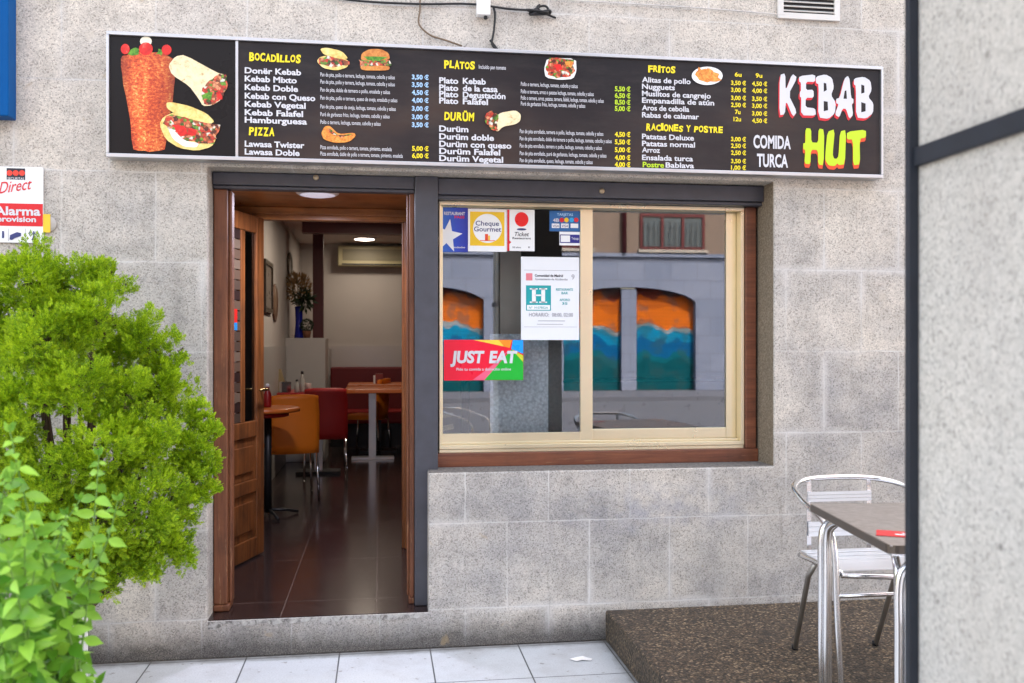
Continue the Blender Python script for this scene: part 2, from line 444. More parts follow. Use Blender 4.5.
# ================================================================== SETTING
tag(obj('ground', bx(-260, 260, -420, 120, -.60, -.30), plain('earth', (.13, .12, .11, 1), .9, 0, .2, 1.)), kind='structure')
tag(obj('pavement', bx(-14, 26, -6.6, 0, -.3, 0), m_pavement()), kind='structure')
tag(obj('kerb', bx(-14, 26, -6.78, -6.602, -.3, -.004), plain('kerb_stone', (.30, .30, .30, 1), .8, 0, .2, 30)), kind='structure')
tag(obj('road', bx(-40, 60, -20.5, -6.79, -.3, -.13), plain('asphalt', (.065, .075, .10, 1), .8, 0, .25, 3)), kind='structure')
tag(obj('far_pavement', bx(-40, 60, -24, -20.51, -.3, -.004), plain('far_paving', (.075, .085, .115, 1), .7, 0, .2, 2)), kind='structure')
tag(obj('terrace_platform', bx(1.13, 6.0, -2.74, -.004, .001, .156), m_aggregate(), bevel=.012), kind='structure')

# rooms behind the facade
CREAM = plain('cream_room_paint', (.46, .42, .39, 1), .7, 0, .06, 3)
DIM = plain('darkened_room_paint', (.10, .085, .075, 1), .7, 0, .15, 3)  # darker than the cream walls, so the window side looks unlit
DRED = plain('dark_red_paint', (.085, .012, .012, 1), .45, 0, .15, 5)
tag(obj('floor', bx(-1.3, 4.2, .01, 8.4, .10, .182), m_floor_tile()), kind='structure')
tag(obj('ceiling', bx(-1.3, 4.2, .3555, 8.4, 2.85, 3.0), plain('ceiling_paint', (.62, .58, .54, 1), .8, 0, .04, 3)), kind='structure')
tag(obj('left_wall', bx(-1.30, -1.05, .3555, 8.2, .182, 2.85), CREAM), kind='structure')
tag(obj('back_wall', bx(-1.05, 4.2, 8.0, 8.2, .182, 2.85), CREAM), kind='structure')
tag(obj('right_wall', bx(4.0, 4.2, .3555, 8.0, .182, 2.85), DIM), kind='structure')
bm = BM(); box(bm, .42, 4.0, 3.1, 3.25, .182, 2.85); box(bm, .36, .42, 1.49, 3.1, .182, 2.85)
tag(obj('added_dark_wall', bm, DIM), kind='structure')  # wall added to keep the view through the window dark

# ================================================================== FACADE
XL, XD, XR, ZT, ZS, ZF = -.815, .238, 2.033, 2.35, .865, .178
def cellwall(xs, zs, solid, y0, y1):
    bm = BM(); V = {}
    def v(i, j, k):
        if (i, j, k) not in V: V[i, j, k] = bm.verts.new((xs[i], (y0, y1)[k], zs[j]))
        return V[i, j, k]
    ok = lambda i, j: 0 <= i < len(xs)-1 and 0 <= j < len(zs)-1 and solid(i, j)
    for i in range(len(xs)-1):
        for j in range(len(zs)-1):
            if not ok(i, j): continue
            bm.faces.new((v(i,j,0), v(i+1,j,0), v(i+1,j+1,0), v(i,j+1,0)))
            bm.faces.new((v(i,j+1,1), v(i+1,j+1,1), v(i+1,j,1), v(i,j,1)))
            if not ok(i-1, j): bm.faces.new((v(i,j,1), v(i,j,0), v(i,j+1,0), v(i,j+1,1)))
            if not ok(i+1, j): bm.faces.new((v(i+1,j,0), v(i+1,j,1), v(i+1,j+1,1), v(i+1,j+1,0)))
            if not ok(i, j-1): bm.faces.new((v(i,j,1), v(i+1,j,1), v(i+1,j,0), v(i,j,0)))
            if not ok(i, j+1): bm.faces.new((v(i,j+1,0), v(i+1,j+1,0), v(i+1,j+1,1), v(i,j+1,1)))
    return bm
shop = thing('shop_building', 'grey granite block shopfront with open wooden doorway and wide sliding window', 'building', (0, 0, 0))
bm = cellwall([-6, XL, XD, XR, 8], [0, ZF, ZS, ZT, 14.], lambda i, j: not ((j in (1, 2) and i == 1) or (j == 2 and i == 2)), 0., .355)
obj('wall', bm, GRAN, shop, bevel=.007)
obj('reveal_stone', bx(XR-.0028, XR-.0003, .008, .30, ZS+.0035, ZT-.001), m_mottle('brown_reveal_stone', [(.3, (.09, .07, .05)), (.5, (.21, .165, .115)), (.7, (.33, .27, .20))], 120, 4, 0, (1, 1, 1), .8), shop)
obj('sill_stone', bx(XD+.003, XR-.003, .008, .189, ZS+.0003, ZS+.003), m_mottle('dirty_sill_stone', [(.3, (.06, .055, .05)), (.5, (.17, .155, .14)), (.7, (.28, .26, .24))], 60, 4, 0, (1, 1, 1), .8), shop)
obj('upper_shading_mass', bx(-6, 8, .3555, 9., 3.001, 14.), plain('shading_mass', (.3, .29, .28, 1), .9), shop)  # unseen mass added overhead to keep sun off shopfront and rooms
# lime mortar left on the step's upper edge
random.seed(3)
top = [(XL + .004 + k*.0301, -.003, .178) for k in range(35)]
low = [(x, -.003, .178 - .012 - .018*random.random()**2 - (.024 if x < -.76 else 0) - (.008 if random.random() < .3 else 0)) for x, _, _ in top]
MORT = m_mottle('lime_mortar', [(.38, (.14, .13, .12)), (.50, (.36, .345, .325)), (.68, (.50, .485, .46))], 30, 4)
obj('threshold_mortar', flat(BM(), [top + low[::-1]]), MORT, shop)
bm = BM(); box(bm, XL + .003, .174, .118, .21, 2.285, 2.347); box(bm, XL + .003, .174, .135, .20, 2.268, 2.2845)
obj('lintel_beam', bm, STEEL, shop, bevel=.004)
bm = BM(); box(bm, .292, XR - .003, .118, .205, 2.262, 2.344); box(bm, .292, XR - .003, .14, .205, 2.243, 2.2615)
obj('lintel_beam', bm, STEEL, shop, bevel=.004)
obj('steel_post', bx(.1745, .2915, .105, .26, .183, 2.349), STEEL, shop, bevel=.004)
for (u, v) in ((316, 177.5), (602, 191)):
    p = at(u, v, .112); b_ = BM()
    lathe(b_, [(.012, .006), (.014, .004), (.014, -.004), (.006, -.006)], (p.x, .112, p.z), 14, 'y')
    obj('bolt', b_, plain('dull_brass', (.42, .34, .24, 1), .4, .8), shop, True)

# outer wooden door frame
bm = BM(); box(bm, XL + .003, -.745, .15, .26, .215, 2.267); box(bm, -.745, -.728, .185, .26, .215, 2.267); box(bm, XL + .003, -.735, .14, .27, .183, .2145)
obj('door_frame', bm, WOOD, shop, bevel=.006)
bm = BM(); box(bm, .150, .174, .15, .262, .215, 2.267); box(bm, .138, .1495, .19, .262, .215, 2.267); box(bm, .146, .174, .146, .262, .183, .2145)
obj('door_frame', bm, WOOD, shop, bevel=.004)
# porch lining between outer and inner frame
obj('porch_ceiling', bx(-1.02, .20, .212, 1.50, 2.372, 2.42), WOOD_O, shop)
t_ = NT('stacked_clay_tiles'); p_ = t_.pos(); X_, Y_, Z_ = t_.xyz(p_)
br = t_.n('ShaderNodeTexBrick'); t_.l(t_.comb(Y_, Z_), br.inputs['Vector'])
for k, v in (('Scale', 1.), ('Mortar Size', .005), ('Brick Width', 1.9), ('Row Height', .062), ('Bias', .0)): br.inputs[k].default_value = v
br.inputs['Color1'].default_value = (.30, .20, .11, 1); br.inputs['Color2'].default_value = (.10, .055, .03, 1); br.inputs['Mortar'].default_value = (.04, .025, .018, 1)
t_.col(br.outputs['Color']); t_.set(.6)
obj('porch_side_wall', bx(-1.045, -1.00, .36, 1.50, .183, 2.371), t_.m, shop)
obj('porch_side_wall', bx(.19, .225, .27, 1.50, .183, 2.371), WOOD_D, shop)
bm = BM()
box(bm, -1.0, .189, 1.43, 1.50, 2.29, 2.371); box(bm, -1.0, .189, 1.415, 1.43, 2.325, 2.371)
obj('inner_frame', bm, WOOD_O, shop, bevel=.005)
bm = BM(); box(bm, .142, .189, 1.43, 1.50, .183, 2.2895); box(bm, .158, .189, 1.405, 1.4295, .183, 2.2895)
obj('inner_frame', bm, WOOD_D, shop, bevel=.005)
bm = BM(); box(bm, -1.0, -.93, 1.43, 1.50, .183, 2.2895)
obj('inner_frame', bm, WOOD_D, shop, bevel=.005)
p = at(317, 192, .75)
plx = p.x

INK_R0 = plain('sticker_scarlet', (.55, .02, .015, 1), .4); INK_B0 = plain('sticker_sky', (.02, .22, .50, 1), .4)
# door leaf, swung inwards
A = Vector((-.95, .72, 0)); B = Vector((-.722, 1.42, 0)); ex = (B - A).normalized(); LW = (B - A).length
ey = Vector((-ex.y, ex.x, 0)); MD = Matrix(((ex.x, ey.x, 0, A.x), (ex.y, ey.y, 0, A.y), (0, 0, 1, 0), (0, 0, 0, 1)))
T = .042
bm = BM()
box(bm, 0, .10, 0, T, .192, 2.295, MD); box(bm, LW-.10, LW, 0, T, .192, 2.295, MD); sl = BM()
for k in range(19): box(sl, .1005, .429, .010, .026, 1.034 + k*.061, 1.034 + k*.061 + .054, MD)
box(bm, .10, LW-.10, 0, T, 2.19, 2.295, MD); box(bm, .10, LW-.10, 0, T, .93, 1.03, MD)
box(bm, .10, LW-.10, 0, T, .192, .31, MD); box(bm, .10, LW-.10, 0, T, .59, .67, MD)
box(bm, .43, .485, .004, T-.004, 1.03, 2.19, MD)
door = obj('door', bm, WOOD_D, shop, bevel=.006)
for z0, z1 in ((.31, .59), (.67, .93)):
    bm = BM(); box(bm, .10, LW-.10, .012, T-.012, z0, z1, MD)
    for sy in (.002, T-.012): box(bm, .15, LW-.15, sy, sy+.010, z0+.05, z1-.05, MD)
    obj('panel', bm, WOOD_D, door, bevel=.007)
t_ = NT('striped_slats'); p_ = t_.pos(); X_, Y_, Z_ = t_.xyz(p_)
wn_ = t_.n('ShaderNodeTexWhiteNoise'); wn_.noise_dimensions = '1D'; t_.l(t_.math('FLOOR', t_.math('DIVIDE', t_.math('ADD', Z_, -1.031), .061)), wn_.inputs['W'])
t_.col(t_.ramp(wn_.outputs['Value'], [(0., (.025, .012, .009)), (.3, (.105, .066, .04)), (.55, (.07, .046, .03)), (.8, (.14, .10, .065))], 'CONSTANT')); t_.set(.5)
obj('slats', sl, t_.m, door)
obj('pane', box(BM(), .485, LW-.10, .018, .022, 1.03, 2.19, MD), GLASS_D, door)
hb = BM(); tube(hb, cat([MD @ Vector(q) for q in ((LW-.05, -.002, 1.22), (LW-.05, -.045, 1.22), (LW-.09, -.05, 1.22), (LW-.16, -.05, 1.22))], 4), .008)
obj('handle', hb, plain('brass', (.5, .35, .14, 1), .3, 1.), door, True)

ds = thing('door_sticker', 'small red and blue sticker on the slats of the open door', 'sticker', MD @ Vector((.34, .004, 1.585)))
obj('red_half', box(BM(), .30, .38, .004, .006, 1.63, 1.71, MD), INK_R0, ds); obj('blue_half', box(BM(), .30, .38, .004, .006, 1.585, 1.6295, MD), INK_B0, ds)
# ------------------------------------------------------------------ window
win = obj('window', (lambda b: (box(b, .292, XR-.003, .19, .30, ZS+.001, .938), box(b, 1.957, XR-.016, .19, .30, .939, 2.242), b)[-1])(BM()), WOODH, shop, bevel=.005)
obj('gap_shade_strip', bx(XR-.0155, XR-.004, .235, .30, .939, 2.242), BLACK, win)  # black strip set in as the shade of the gap
GY = .262      # plane of the left pane
gx0, gx1, gz0, gz1 = .304, 1.955, .957, 2.242
bm = BM()
box(bm, gx0, gx1, .205, .30, gz0, .978); box(bm, gx0, gx1, .212, .30, .938, gz0-.0005); box(bm, gx0, gx1, .205, .30, 2.222, gz1)
box(bm, gx0, gx0+.010, .205, .30, .978, 2.222); box(bm, gx1-.020, gx1, .205, .30, .978, 2.222)
box(bm, gx0+.01, gx1-.02, .235, .242, .978, .990)
obj('outer_frame', bm, GOLD, win, bevel=.002)
xm0, xm1 = at(580.5, 344, .245).x, at(592.5, 344, .245).x
def sash(x0, x1, y0, y1, st0, st1, zb, zt):
    bm = BM()
    box(bm, x0, x0+st0, y0, y1, .979, 2.221); box(bm, x1-st1, x1, y0, y1, .979, 2.221)
    box(bm, x0+st0, x1-st1, y0, y1, .979, zb); box(bm, x0+st0, x1-st1, y0, y1, zt, 2.221)
    obj('sash', bm, GOLD, win, bevel=.003)
    return x0+st0-.004, x1-st1+.004, (y0+y1)/2, zb-.004, zt+.004
zb = at(500, 433, .25).z; zt = at(500, 208, .25).z
s1 = sash(gx0+.011, xm1, .243, .268, .010, xm1-xm0, zb, zt)
zb2 = at(660, 428, .28).z; zt2 = at(660, 210.5, .28).z
s2 = sash(xm0+.004, gx1-.021, .2695, .297, .058, .056, zb2, zt2)
for (a0, a1, yy, b0, b1) in (s1, s2):
    obj('pane', bx(a0, a1, yy-.0025, yy+.0025, b0, b1), GLASS, win)

# ------------------------------------------------------------------ menu sign
SY = -.075     # front of the printed panel
tl, br_ = at(107, 32, SY), at(881, 178, SY); tr, bl = at(882, 67, SY), at(107, 158, SY)
sx0, sx1, sz0, sz1 = tl.x, tr.x, (bl.z + br_.z)/2, (tl.z + tr.z)/2
sign = thing('menu_sign', 'long dark menu board with kebab pictures and price lists above the doorway', 'sign', ((sx0+sx1)/2, 0, sz0))
t_ = NT('printed_menu_panel'); p_ = t_.pos(); X_, Y_, Z_ = t_.xyz(p_)
n_ = t_.noise(t_.comb(t_.math('MULTIPLY', X_, 1.), 0., t_.math('MULTIPLY', Z_, 2.5)), 1.3, 3, .5)
c_ = t_.ramp(t_.math('ADD', n_, t_.math('MULTIPLY_ADD', Z_, -.45, 1.17)), [(.35, (.020, .018, .021)), (.55, (.034, .027, .028)), (.75, (.060, .040, .033))])
du_ = t_.noise(t_.comb(t_.math('MULTIPLY', X_, 2.), 0., t_.math('MULTIPLY', Z_, 7.)), 1.6, 5, .7)
c_ = t_.mix(t_.math('MULTIPLY', t_.ramp(du_, [(.45, K0), (.75, W1)]), .30), c_, (.075, .066, .06, 1))
t_.col(c_); t_.set(.3, 0, .15); PANEL = t_.m
obj('panel', bx(sx0+.010, sx1-.010, SY, -.004, sz0+.010, sz1-.010), PANEL, sign)
bm = BM(); fy0 = SY-.014
box(bm, sx0, sx1, fy0, -.003, sz1-.016, sz1); box(bm, sx0, sx1, fy0, -.003, sz0, sz0+.018)
box(bm, sx0, sx0+.012, fy0, -.003, sz0+.018, sz1-.016); box(bm, sx1-.012, sx1, fy0, -.003, sz0+.018, sz1-.016)
obj('frame', bm, ALU_F, sign, bevel=.002)
xd = at(237, 95, SY).x
obj('divider', bx(xd-.006, xd+.006, SY-.006, SY-.0002, sz0+.0185, sz1-.0165), ALU_F, sign)
obj('picture_background', bx(sx0+.0125, xd-.0065, SY-.0012, SY-.0003, sz0+.0185, sz1-.0165), plain('black_print', (.012, .011, .012, 1), .3, 0, .2, 3, .15), sign)
TY = SY - .0022
INK_W = plain('white_ink', (.62, .62, .66, 1), .35, 0, .02); INK_Y = plain('yellow_ink', (.82, .66, .015, 1), .35, 0, .03)
INK_B = plain('pale_blue_ink', (.36, .56, .80, 1), .35, 0, .03); INK_G = plain('lime_ink', (.44, .62, .02, 1), .35, 0, .03)
INK_R = plain('red_ink', (.62, .018, .03, 1), .35, 0, .03); INK_K = plain('black_ink', (.02, .02, .03, 1), .4, 0, .03)
INK_O = plain('orange_red_ink', (.72, .07, .02, 1), .35, 0, .03); INK_GR = plain('grey_ink', (.28, .28, .32, 1), .4, 0, .03)
def lines(name, rows, cap, mat, bold=.012, space=1.0, par=sign, y=TY, label=None, **k):
    blocks = []
    for row in rows:        # a gap or a new column starts a new block of lettering
        if blocks and 0 <= row[3] - blocks[-1][-1][3] < 11 and abs(row[1] - blocks[-1][-1][1]) < 6: blocks[-1].append(row)
        else: blocks.append([row])
    for bl_ in blocks:
        bm = BM()
        for s, u0, u1, v in bl_: pwrite(bm, s, u0, u1, v, cap, y, bold=bold, space=space, **k)
        o = obj(name, bm, mat, par, label=label)
    return o
def heading(s, u0, u1, v, cap=7):
    """jaunty heading: each letter a little higher, lower, larger or tilted"""
    bm = BM(); a = at(u0, v, TY); b = at(u1, v, TY); capm = at(u0, v-cap, TY).z - a.z
    n = len(s); wid = [(.55 if ch in 'I ' else 1.) for ch in s]; tot = sum(wid); x = a.x; rnd = random.Random(len(s)*7)
    for ch, w_ in zip(s, wid):
        dw = (b.x - a.x) * w_ / tot
        if ch != ' ':
            k = 1 + rnd.uniform(-.08, .14)
            write(bm, ch, x + dw*.03, x + dw*.97, a.z + rnd.uniform(-.08, .08)*capm, capm*k, TY, bold=.045, shear=rnd.uniform(-.05, .12))
        x += dw
    return obj('heading', bm, INK_Y, sign)
heading('BOCADILLOS', 249, 301, 60.3); heading('PIZZA', 248.6, 274.5, 135); heading('PLATOS', 444, 475, 67.5); heading('DURÜM', 444, 474.5, 119.8)
heading('FRITOS', 648, 675.5, 71.5, 6); heading('RACIONES Y POSTRE', 646, 723, 130, 5.8)
lines('dish_list', [('Donër Kebab', 244.7, 301.1, 73), ('Kebab Mixto', 244.7, 296.8, 81.2), ('Kebab Doble', 244.7, 298, 89.8), ('Kebab con Queso', 244.7, 315.3, 98.4),
    ('Kebab Vegetal', 244.7, 305.7, 106.5), ('Kebab Falafel', 244.7, 303.1, 114.9), ('Hamburguesa', 244.7, 307, 122.4), ('Lawasa Twister', 244.7, 304.4, 146.4), ('Lawasa Doble', 244.7, 299.6, 154.3)], 5.6, INK_W, .03)
lines('description_list', [('Pan de pita, pollo o ternera, lechuga, tomate, cebolla y salsas', 320.4, 394.8, 76.3), ('Pan de pita, pollo y ternera, lechuga, tomate, cebolla y salsas', 320.4, 394.8, 83.4),
    ('Pan de pita, doble de ternera o pollo, ensalada y salsas', 320.4, 390, 91.4), ('Pan de pita, pollo o ternera, queso de oveja, ensalada y salsas', 320.4, 397.3, 99.4),
    ('Pan de pita, queso de oveja, lechuga, tomate, cebolla y salsas', 320.4, 395.7, 108.2), ('Puré de garbanzo frito, lechuga, tomate, cebolla y salsas', 320.4, 389.6, 116),
    ('Pollo o ternera, lechuga, tomate, cebolla y salsas', 320.4, 380.6, 123.7), ('Pizza enrollada, pollo o ternera, tomate, pimiento, ensalada', 320.4, 391.7, 149),
    ('Pizza enrollada, doble de pollo o ternera, tomate, pimiento, ensalada', 320.4, 402.7, 155.4)], 3.9, INK_W, .006)
lines('price_list', [(s, 411.8, 428.6, v) for s, v in (('3,50 €', 79), ('3,50 €', 86.6), ('4,50 €', 94.4), ('4,00 €', 102.2), ('3,00 €', 110.5), ('3,00 €', 118.8), ('3,50 €', 126.7))], 4.3, INK_B, .035)
lines('price_list', [('5,00 €', 412, 428.6, 150.5), ('6,00 €', 412, 428.6, 157.7)], 4.3, INK_Y, .035)
lines('dish_list', [('Plato', 439.2, 458.3, 83), ('Plato', 439.2, 458.3, 90.2), ('Plato', 439.2, 458.3, 96.6), ('Plato', 439.2, 458.3, 103.2), ('Kebab', 462.8, 485.8, 83.6), ('de la casa', 462.8, 497.7, 90.8),
    ('Degustación', 462.8, 505.5, 97.4), ('Falafel', 462.8, 488, 104), ('Durüm', 439.2, 468.4, 131.2), ('Durüm doble', 439.2, 494, 139), ('Durüm con queso', 439.2, 511.4, 146.4), ('Durüm Falafel', 439.2, 500.3, 153.6), ('Durüm Vegetal', 439.2, 503.2, 160.8)], 5.6, INK_W, .03)
lines('description_list', [('Incluido pan tomate', 478.8, 505.9, 68.6), ('Pollo o ternera, lechuga, tomate, cebolla y salsas', 520.9, 577.7, 85.8), ('Pollo o ternera, arroz o patatas lechuga, tomate, cebolla y salsas', 520.9, 593.7, 93.2),
    ('Pollo o ternera, arroz, patatas, ternera, falafel, lechuga, tomate, cebolla y salsas', 520.9, 603.7, 99.6), ('Puré de garbanzo frito, lechuga, tomate, cebolla y salsas', 520.9, 585.2, 105.4),
    ('Pan de pita enrollado, ternera o pollo, lechuga, tomate, cebolla y salsas', 519.8, 603.3, 133), ('Pan de pita enrollado, doble de ternera o pollo, lechuga, tomate, cebolla y salsas', 519.8, 611.7, 140.2),
    ('Pan de pita enrollado, ternera o pollo, lechuga, tomate, cebolla y salsas', 519.8, 601.9, 147.4), ('Pan de pita enrollado, puré de garbanzo, lechuga, tomate, cebolla y salsas', 519.8, 606.4, 155),
    ('Pan de pita enrollado, queso, lechuga, tomate, cebolla y salsas', 519.8, 592.6, 162)], 3.9, INK_W, .006)
lines('price_list', [(s, 614.8, 630.4, v) for s, v in (('5,50 €', 90.9), ('6,50 €', 97.6), ('8,50 €', 104.2), ('5,00 €', 110.6))], 4.4, INK_G, .035)
lines('price_list', [(s, 614.8, 630.4, v) for s, v in (('4,50 €', 136.4), ('5,50 €', 144), ('5,00 €', 151.8), ('4,00 €', 159.6), ('4,00 €', 166.6))], 4.4, INK_Y, .035)
lines('dish_list', [('Alitas de pollo', 642, 690.6, 82), ('Nugguets', 642, 674.9, 88.8), ('Muslitos de cangrejo', 642, 710.8, 95.8), ('Empanadilla de atún', 642, 714.2, 102.6), ('Aros de cebolla', 642, 689.2, 110), ('Rabas de calamar', 642, 699, 117.2),
    ('Patatas Deluxe', 642, 694, 138.8), ('Patatas normal', 642, 695, 145.8), ('Arroz', 642, 660, 152.2), ('Ensalada turca', 642, 693, 159.8), ('Bablava', 665.6, 694, 167.4)], 5., INK_W, .025)
lines('dish_list', [('Postre', 642.7, 664, 167)], 5., INK_G, .025, label='lime green word Postre')
lines('price_list', [('6u', 734.7, 741.6, 76.4)] + [(s, 731, 746, v) for s, v in (('3,50 €', 84.7), ('3,00 €', 91.7), ('3,00 €', 99.7), ('2,50 €', 106.7), ('3,00 €', 141), ('2,50 €', 147.6), ('2,50 €', 154.6), ('3,50 €', 163), ('1,00 €', 169.5))] + [('7u', 735, 740.5, 113.8), ('12u', 733.5, 741, 121)], 4., INK_Y, .03)
lines('price_list', [('9u', 755.6, 762.3, 77.4)] + [(s, 752, 767.2, v) for s, v in (('4,50 €', 85.5), ('4,00 €', 92.5), ('3,50 €', 100.6), ('3,00 €', 107.6), ('3,00 €', 115.3), ('4,50 €', 122.5))], 4., INK_Y, .03)
lines('slogan', [('COMIDA', 753.4, 790.8, 147.6), ('TURCA', 757, 788, 166.3)], 12.2, INK_W, .03)

def c6(q): return (745 + q[0]/5.464, 60 + q[1]/5.464)
def art(loops, conv, y, dx=0, dy=0):
    out = []
    for l in loops:
        o_ = []
        for q in l:
            u, v = conv((q[0]+dx, q[1]+dy)); o_.append(at(u, v, y))
        out.append(o_)
    return out
def rounded(l, it=1):
    for _ in range(it):
        n = []
        for a, b in zip(l, l[1:] + l[:1]):
            n.append((a[0]*.82 + b[0]*.18, a[1]*.82 + b[1]*.18)); n.append((a[0]*.18 + b[0]*.82, a[1]*.18 + b[1]*.82))
        l = n
    return l
KEBAB = [
 [[(190,82),(220,72),(222,170),(258,74),(286,96),(237,188),(284,284),(262,312),(224,220),(218,296),(188,302)]],
 [[(296,88),(384,78),(384,120),(334,118),(333,164),(374,162),(376,206),(332,206),(330,258),(384,264),(388,304),(306,302),(308,204),(300,202),(300,174),(306,168),(306,124),(295,116)]],
 [[(388,90),(440,78),(476,98),(486,150),(470,192),(496,232),(492,290),(456,322),(400,314),(403,132),(388,126)], [(430,124),(444,128),(447,164),(430,174)], [(430,224),(452,228),(454,274),(430,280)]],
 [[(543,102),(562,86),(572,106),(580,208),(593,213),(592,236),(583,240),(591,300),(570,322),(552,266),(533,266),(515,314),(491,298),(512,240),(499,238),(498,212),(517,207)], [(545,168),(554,166),(557,212),(538,212)]],
 [[(596,100),(650,91),(686,114),(692,166),(673,202),(702,236),(700,290),(662,320),(607,314),(606,140),(595,134)], [(635,134),(652,140),(653,178),(635,184)], [(635,230),(659,238),(659,280),(635,286)]]]
HUT = [
 [[(330,372),(362,375),(362,450),(400,452),(402,374),(433,380),(430,575),(400,572),(398,492),(360,490),(358,570),(324,566),(330,490),(318,488),(318,454),(330,454)]],
 [[(450,392),(491,378),(479,516),(486,538),(500,540),(511,526),(519,390),(553,382),(546,570),(512,575),(506,564),(490,580),(456,576),(438,546),(440,500)]],
 [[(557,392),(661,380),(661,424),(626,430),(629,570),(590,576),(590,434),(557,434)]]]
bm = BM()
for L in KEBAB:
    for s_ in (1., .66, .33): flat(bm, art([rounded(L[0])], c6, TY - .0002*s_, -7*s_, 13*s_))
obj('shop_name_shadow', bm, INK_R, sign, label='red shadow of the upper shop name')
bm = BM()
for L in HUT:
    for s_ in (1., .66, .33): flat(bm, art([rounded(L[0])], c6, TY - .0002*s_, -2*s_, 20*s_))
obj('shop_name_shadow', bm, INK_O, sign, label='orange shadow of the lower shop name')
bm = BM()
for L in KEBAB: flat(bm, art([rounded(L[0])] + L[1:], c6, TY - .0016))
for L in KEBAB:
    for h in L[1:]: obj('letter_counter', flat(BM(), art([h], c6, TY - .0010)), PANEL, sign)
obj('shop_name', bm, INK_W, sign, label='white word KEBAB')
bm = BM()
for L in HUT: flat(bm, art([rounded(L[0])], c6, TY - .0016))
obj('shop_name', bm, plain('bright_lime_ink', (.50, .68, .015, 1), .35, 0, .02), sign, label='lime green word HUT')

# food pictures printed on the board
MEAT = m_mottle('print_doner', [(.34, (.10, .008, .004)), (.43, (.42, .03, .008)), (.50, (.66, .08, .02)), (.56, (.78, .20, .05)), (.64, (.88, .62, .26))], 46, 6, .5, (1.6, 1, 1.))
t_ = NT('print_doner_photo'); p_ = t_.pos(); X_, Y_, Z_ = t_.xyz(p_)
_a, _b = at(118, 100, TY).x, at(176, 100, TY).x
n1 = t_.noise(t_.comb(t_.math('MULTIPLY', X_, 1.2), 0., t_.math('MULTIPLY', Z_, 1.8)), 52, 6, .75, .4); n2 = t_.noise(t_.comb(t_.math('MULTIPLY', X_, 9.), 0., t_.math('MULTIPLY', Z_, 2.)), 2.2, 4, .6)
fx_ = t_.math('DIVIDE', t_.math('SUBTRACT', X_, _a), _b - _a)
c_ = t_.ramp(t_.math('ADD', t_.math('MULTIPLY', n1, .7), t_.math('MULTIPLY', n2, .3)), [(.36, (.16, .012, .004)), (.44, (.46, .04, .008)), (.51, (.68, .10, .02)), (.57, (.80, .24, .05)), (.64, (.90, .62, .22))])
c_ = t_.mix(1., c_, t_.ramp(fx_, [(.0, (.35, .28, .25)), (.22, (.95, .95, .95)), (.36, (1.15, 1.2, 1.2)), (.55, (.95, .9, .85)), (.8, (.75, .68, .62)), (1., (.32, .25, .22))]), 'MULTIPLY')
t_.col(c_); t_.set(.3); MEAT = t_.m
TORT = m_mottle('print_flatbread', [(.30, (.42, .24, .08)), (.42, (.78, .62, .36)), (.6, (.84, .72, .48)), (.8, (.80, .58, .30))], 34, 4, .6)
BREAD = m_mottle('print_bread', [(.25, (.60, .34, .06)), (.5, (.82, .62, .20)), (.75, (.86, .74, .38))], 30, 3, .4)
FILL0 = m_mottle('print_filling', [(.22, (.02, .08, .01)), (.34, (.10, .26, .02)), (.40, (.42, .03, .015)), (.50, (.70, .05, .03)), (.56, (.30, .08, .03)), (.62, (.74, .22, .10)), (.70, (.80, .78, .70)), (.78, (.16, .36, .03))], 52, 4, 1.)
t_ = NT('print_filling_mix'); p_ = t_.pos()
vo = t_.n('ShaderNodeTexVoronoi'); vo.inputs['Scale'].default_value = 78; vo.inputs['Randomness'].default_value = 1.
nv = t_.n('ShaderNodeTexNoise'); nv.inputs['Scale'].default_value = 60; t_.l(p_, nv.inputs['Vector'])
mv = t_.n('ShaderNodeVectorMath', operation='MULTIPLY_ADD'); t_.l(nv.outputs['Color'], mv.inputs[0]); mv.inputs[1].default_value = (.02, .02, .02); t_.l(p_, mv.inputs[2]); t_.l(mv.outputs[0], vo.inputs['Vector'])
sc_ = t_.n('ShaderNodeSeparateColor'); t_.l(vo.outputs['Color'], sc_.inputs[0])
c_ = t_.ramp(sc_.outputs[0], [(0., (.10, .02, .01)), (.14, (.56, .04, .02)), (.34, (.70, .14, .06)), (.48, (.34, .09, .03)), (.60, (.14, .32, .03)), (.72, (.76, .30, .14)), (.84, (.80, .74, .62)), (.93, (.04, .12, .01))], 'CONSTANT')
c_ = t_.mix(1., c_, t_.ramp(vo.outputs['Distance'], [(.1, (1.1,)*3), (.9, (.45,)*3)]), 'MULTIPLY'); t_.col(c_); t_.set(.3); FILL = t_.m
TOM = m_mottle('print_tomato', [(.3, (.48, .01, .01)), (.6, (.75, .025, .02)), (.78, (.85, .25, .18))], 24, 2)
GRN = m_mottle('print_leaf', [(.3, (.02, .12, .01)), (.7, (.16, .40, .03))], 50, 2)
FRY = m_mottle('print_fried', [(.3, (.46, .10, .02)), (.5, (.74, .26, .04)), (.72, (.85, .50, .12))], 60, 4, .8)
def cA(q): return (q[0]/4.017, q[1]/4.017)
PIC = [0]
def pic(polys, conv, name='food_picture', y=TY):
    """layered flat shapes of one printed picture: the first is the part, the others its sub-parts"""
    root = None; PIC[0] += 1; y = y - .0003*min(PIC[0], 3)*5
    for i, (loops, m) in enumerate(polys):
        bm = BM()
        for l in loops: flat(bm, art([l], conv, y - .0004*i))
        o = obj(name if root is None else 'picture_detail', bm, m, sign if root is None else root)
        if root is None: root = o
    return root
def circ(cx, cy, r, n=16, ry=None): return [(cx + r*math.cos(2*math.pi*k/n), cy + (ry or r)*math.sin(2*math.pi*k/n)) for k in range(n)]
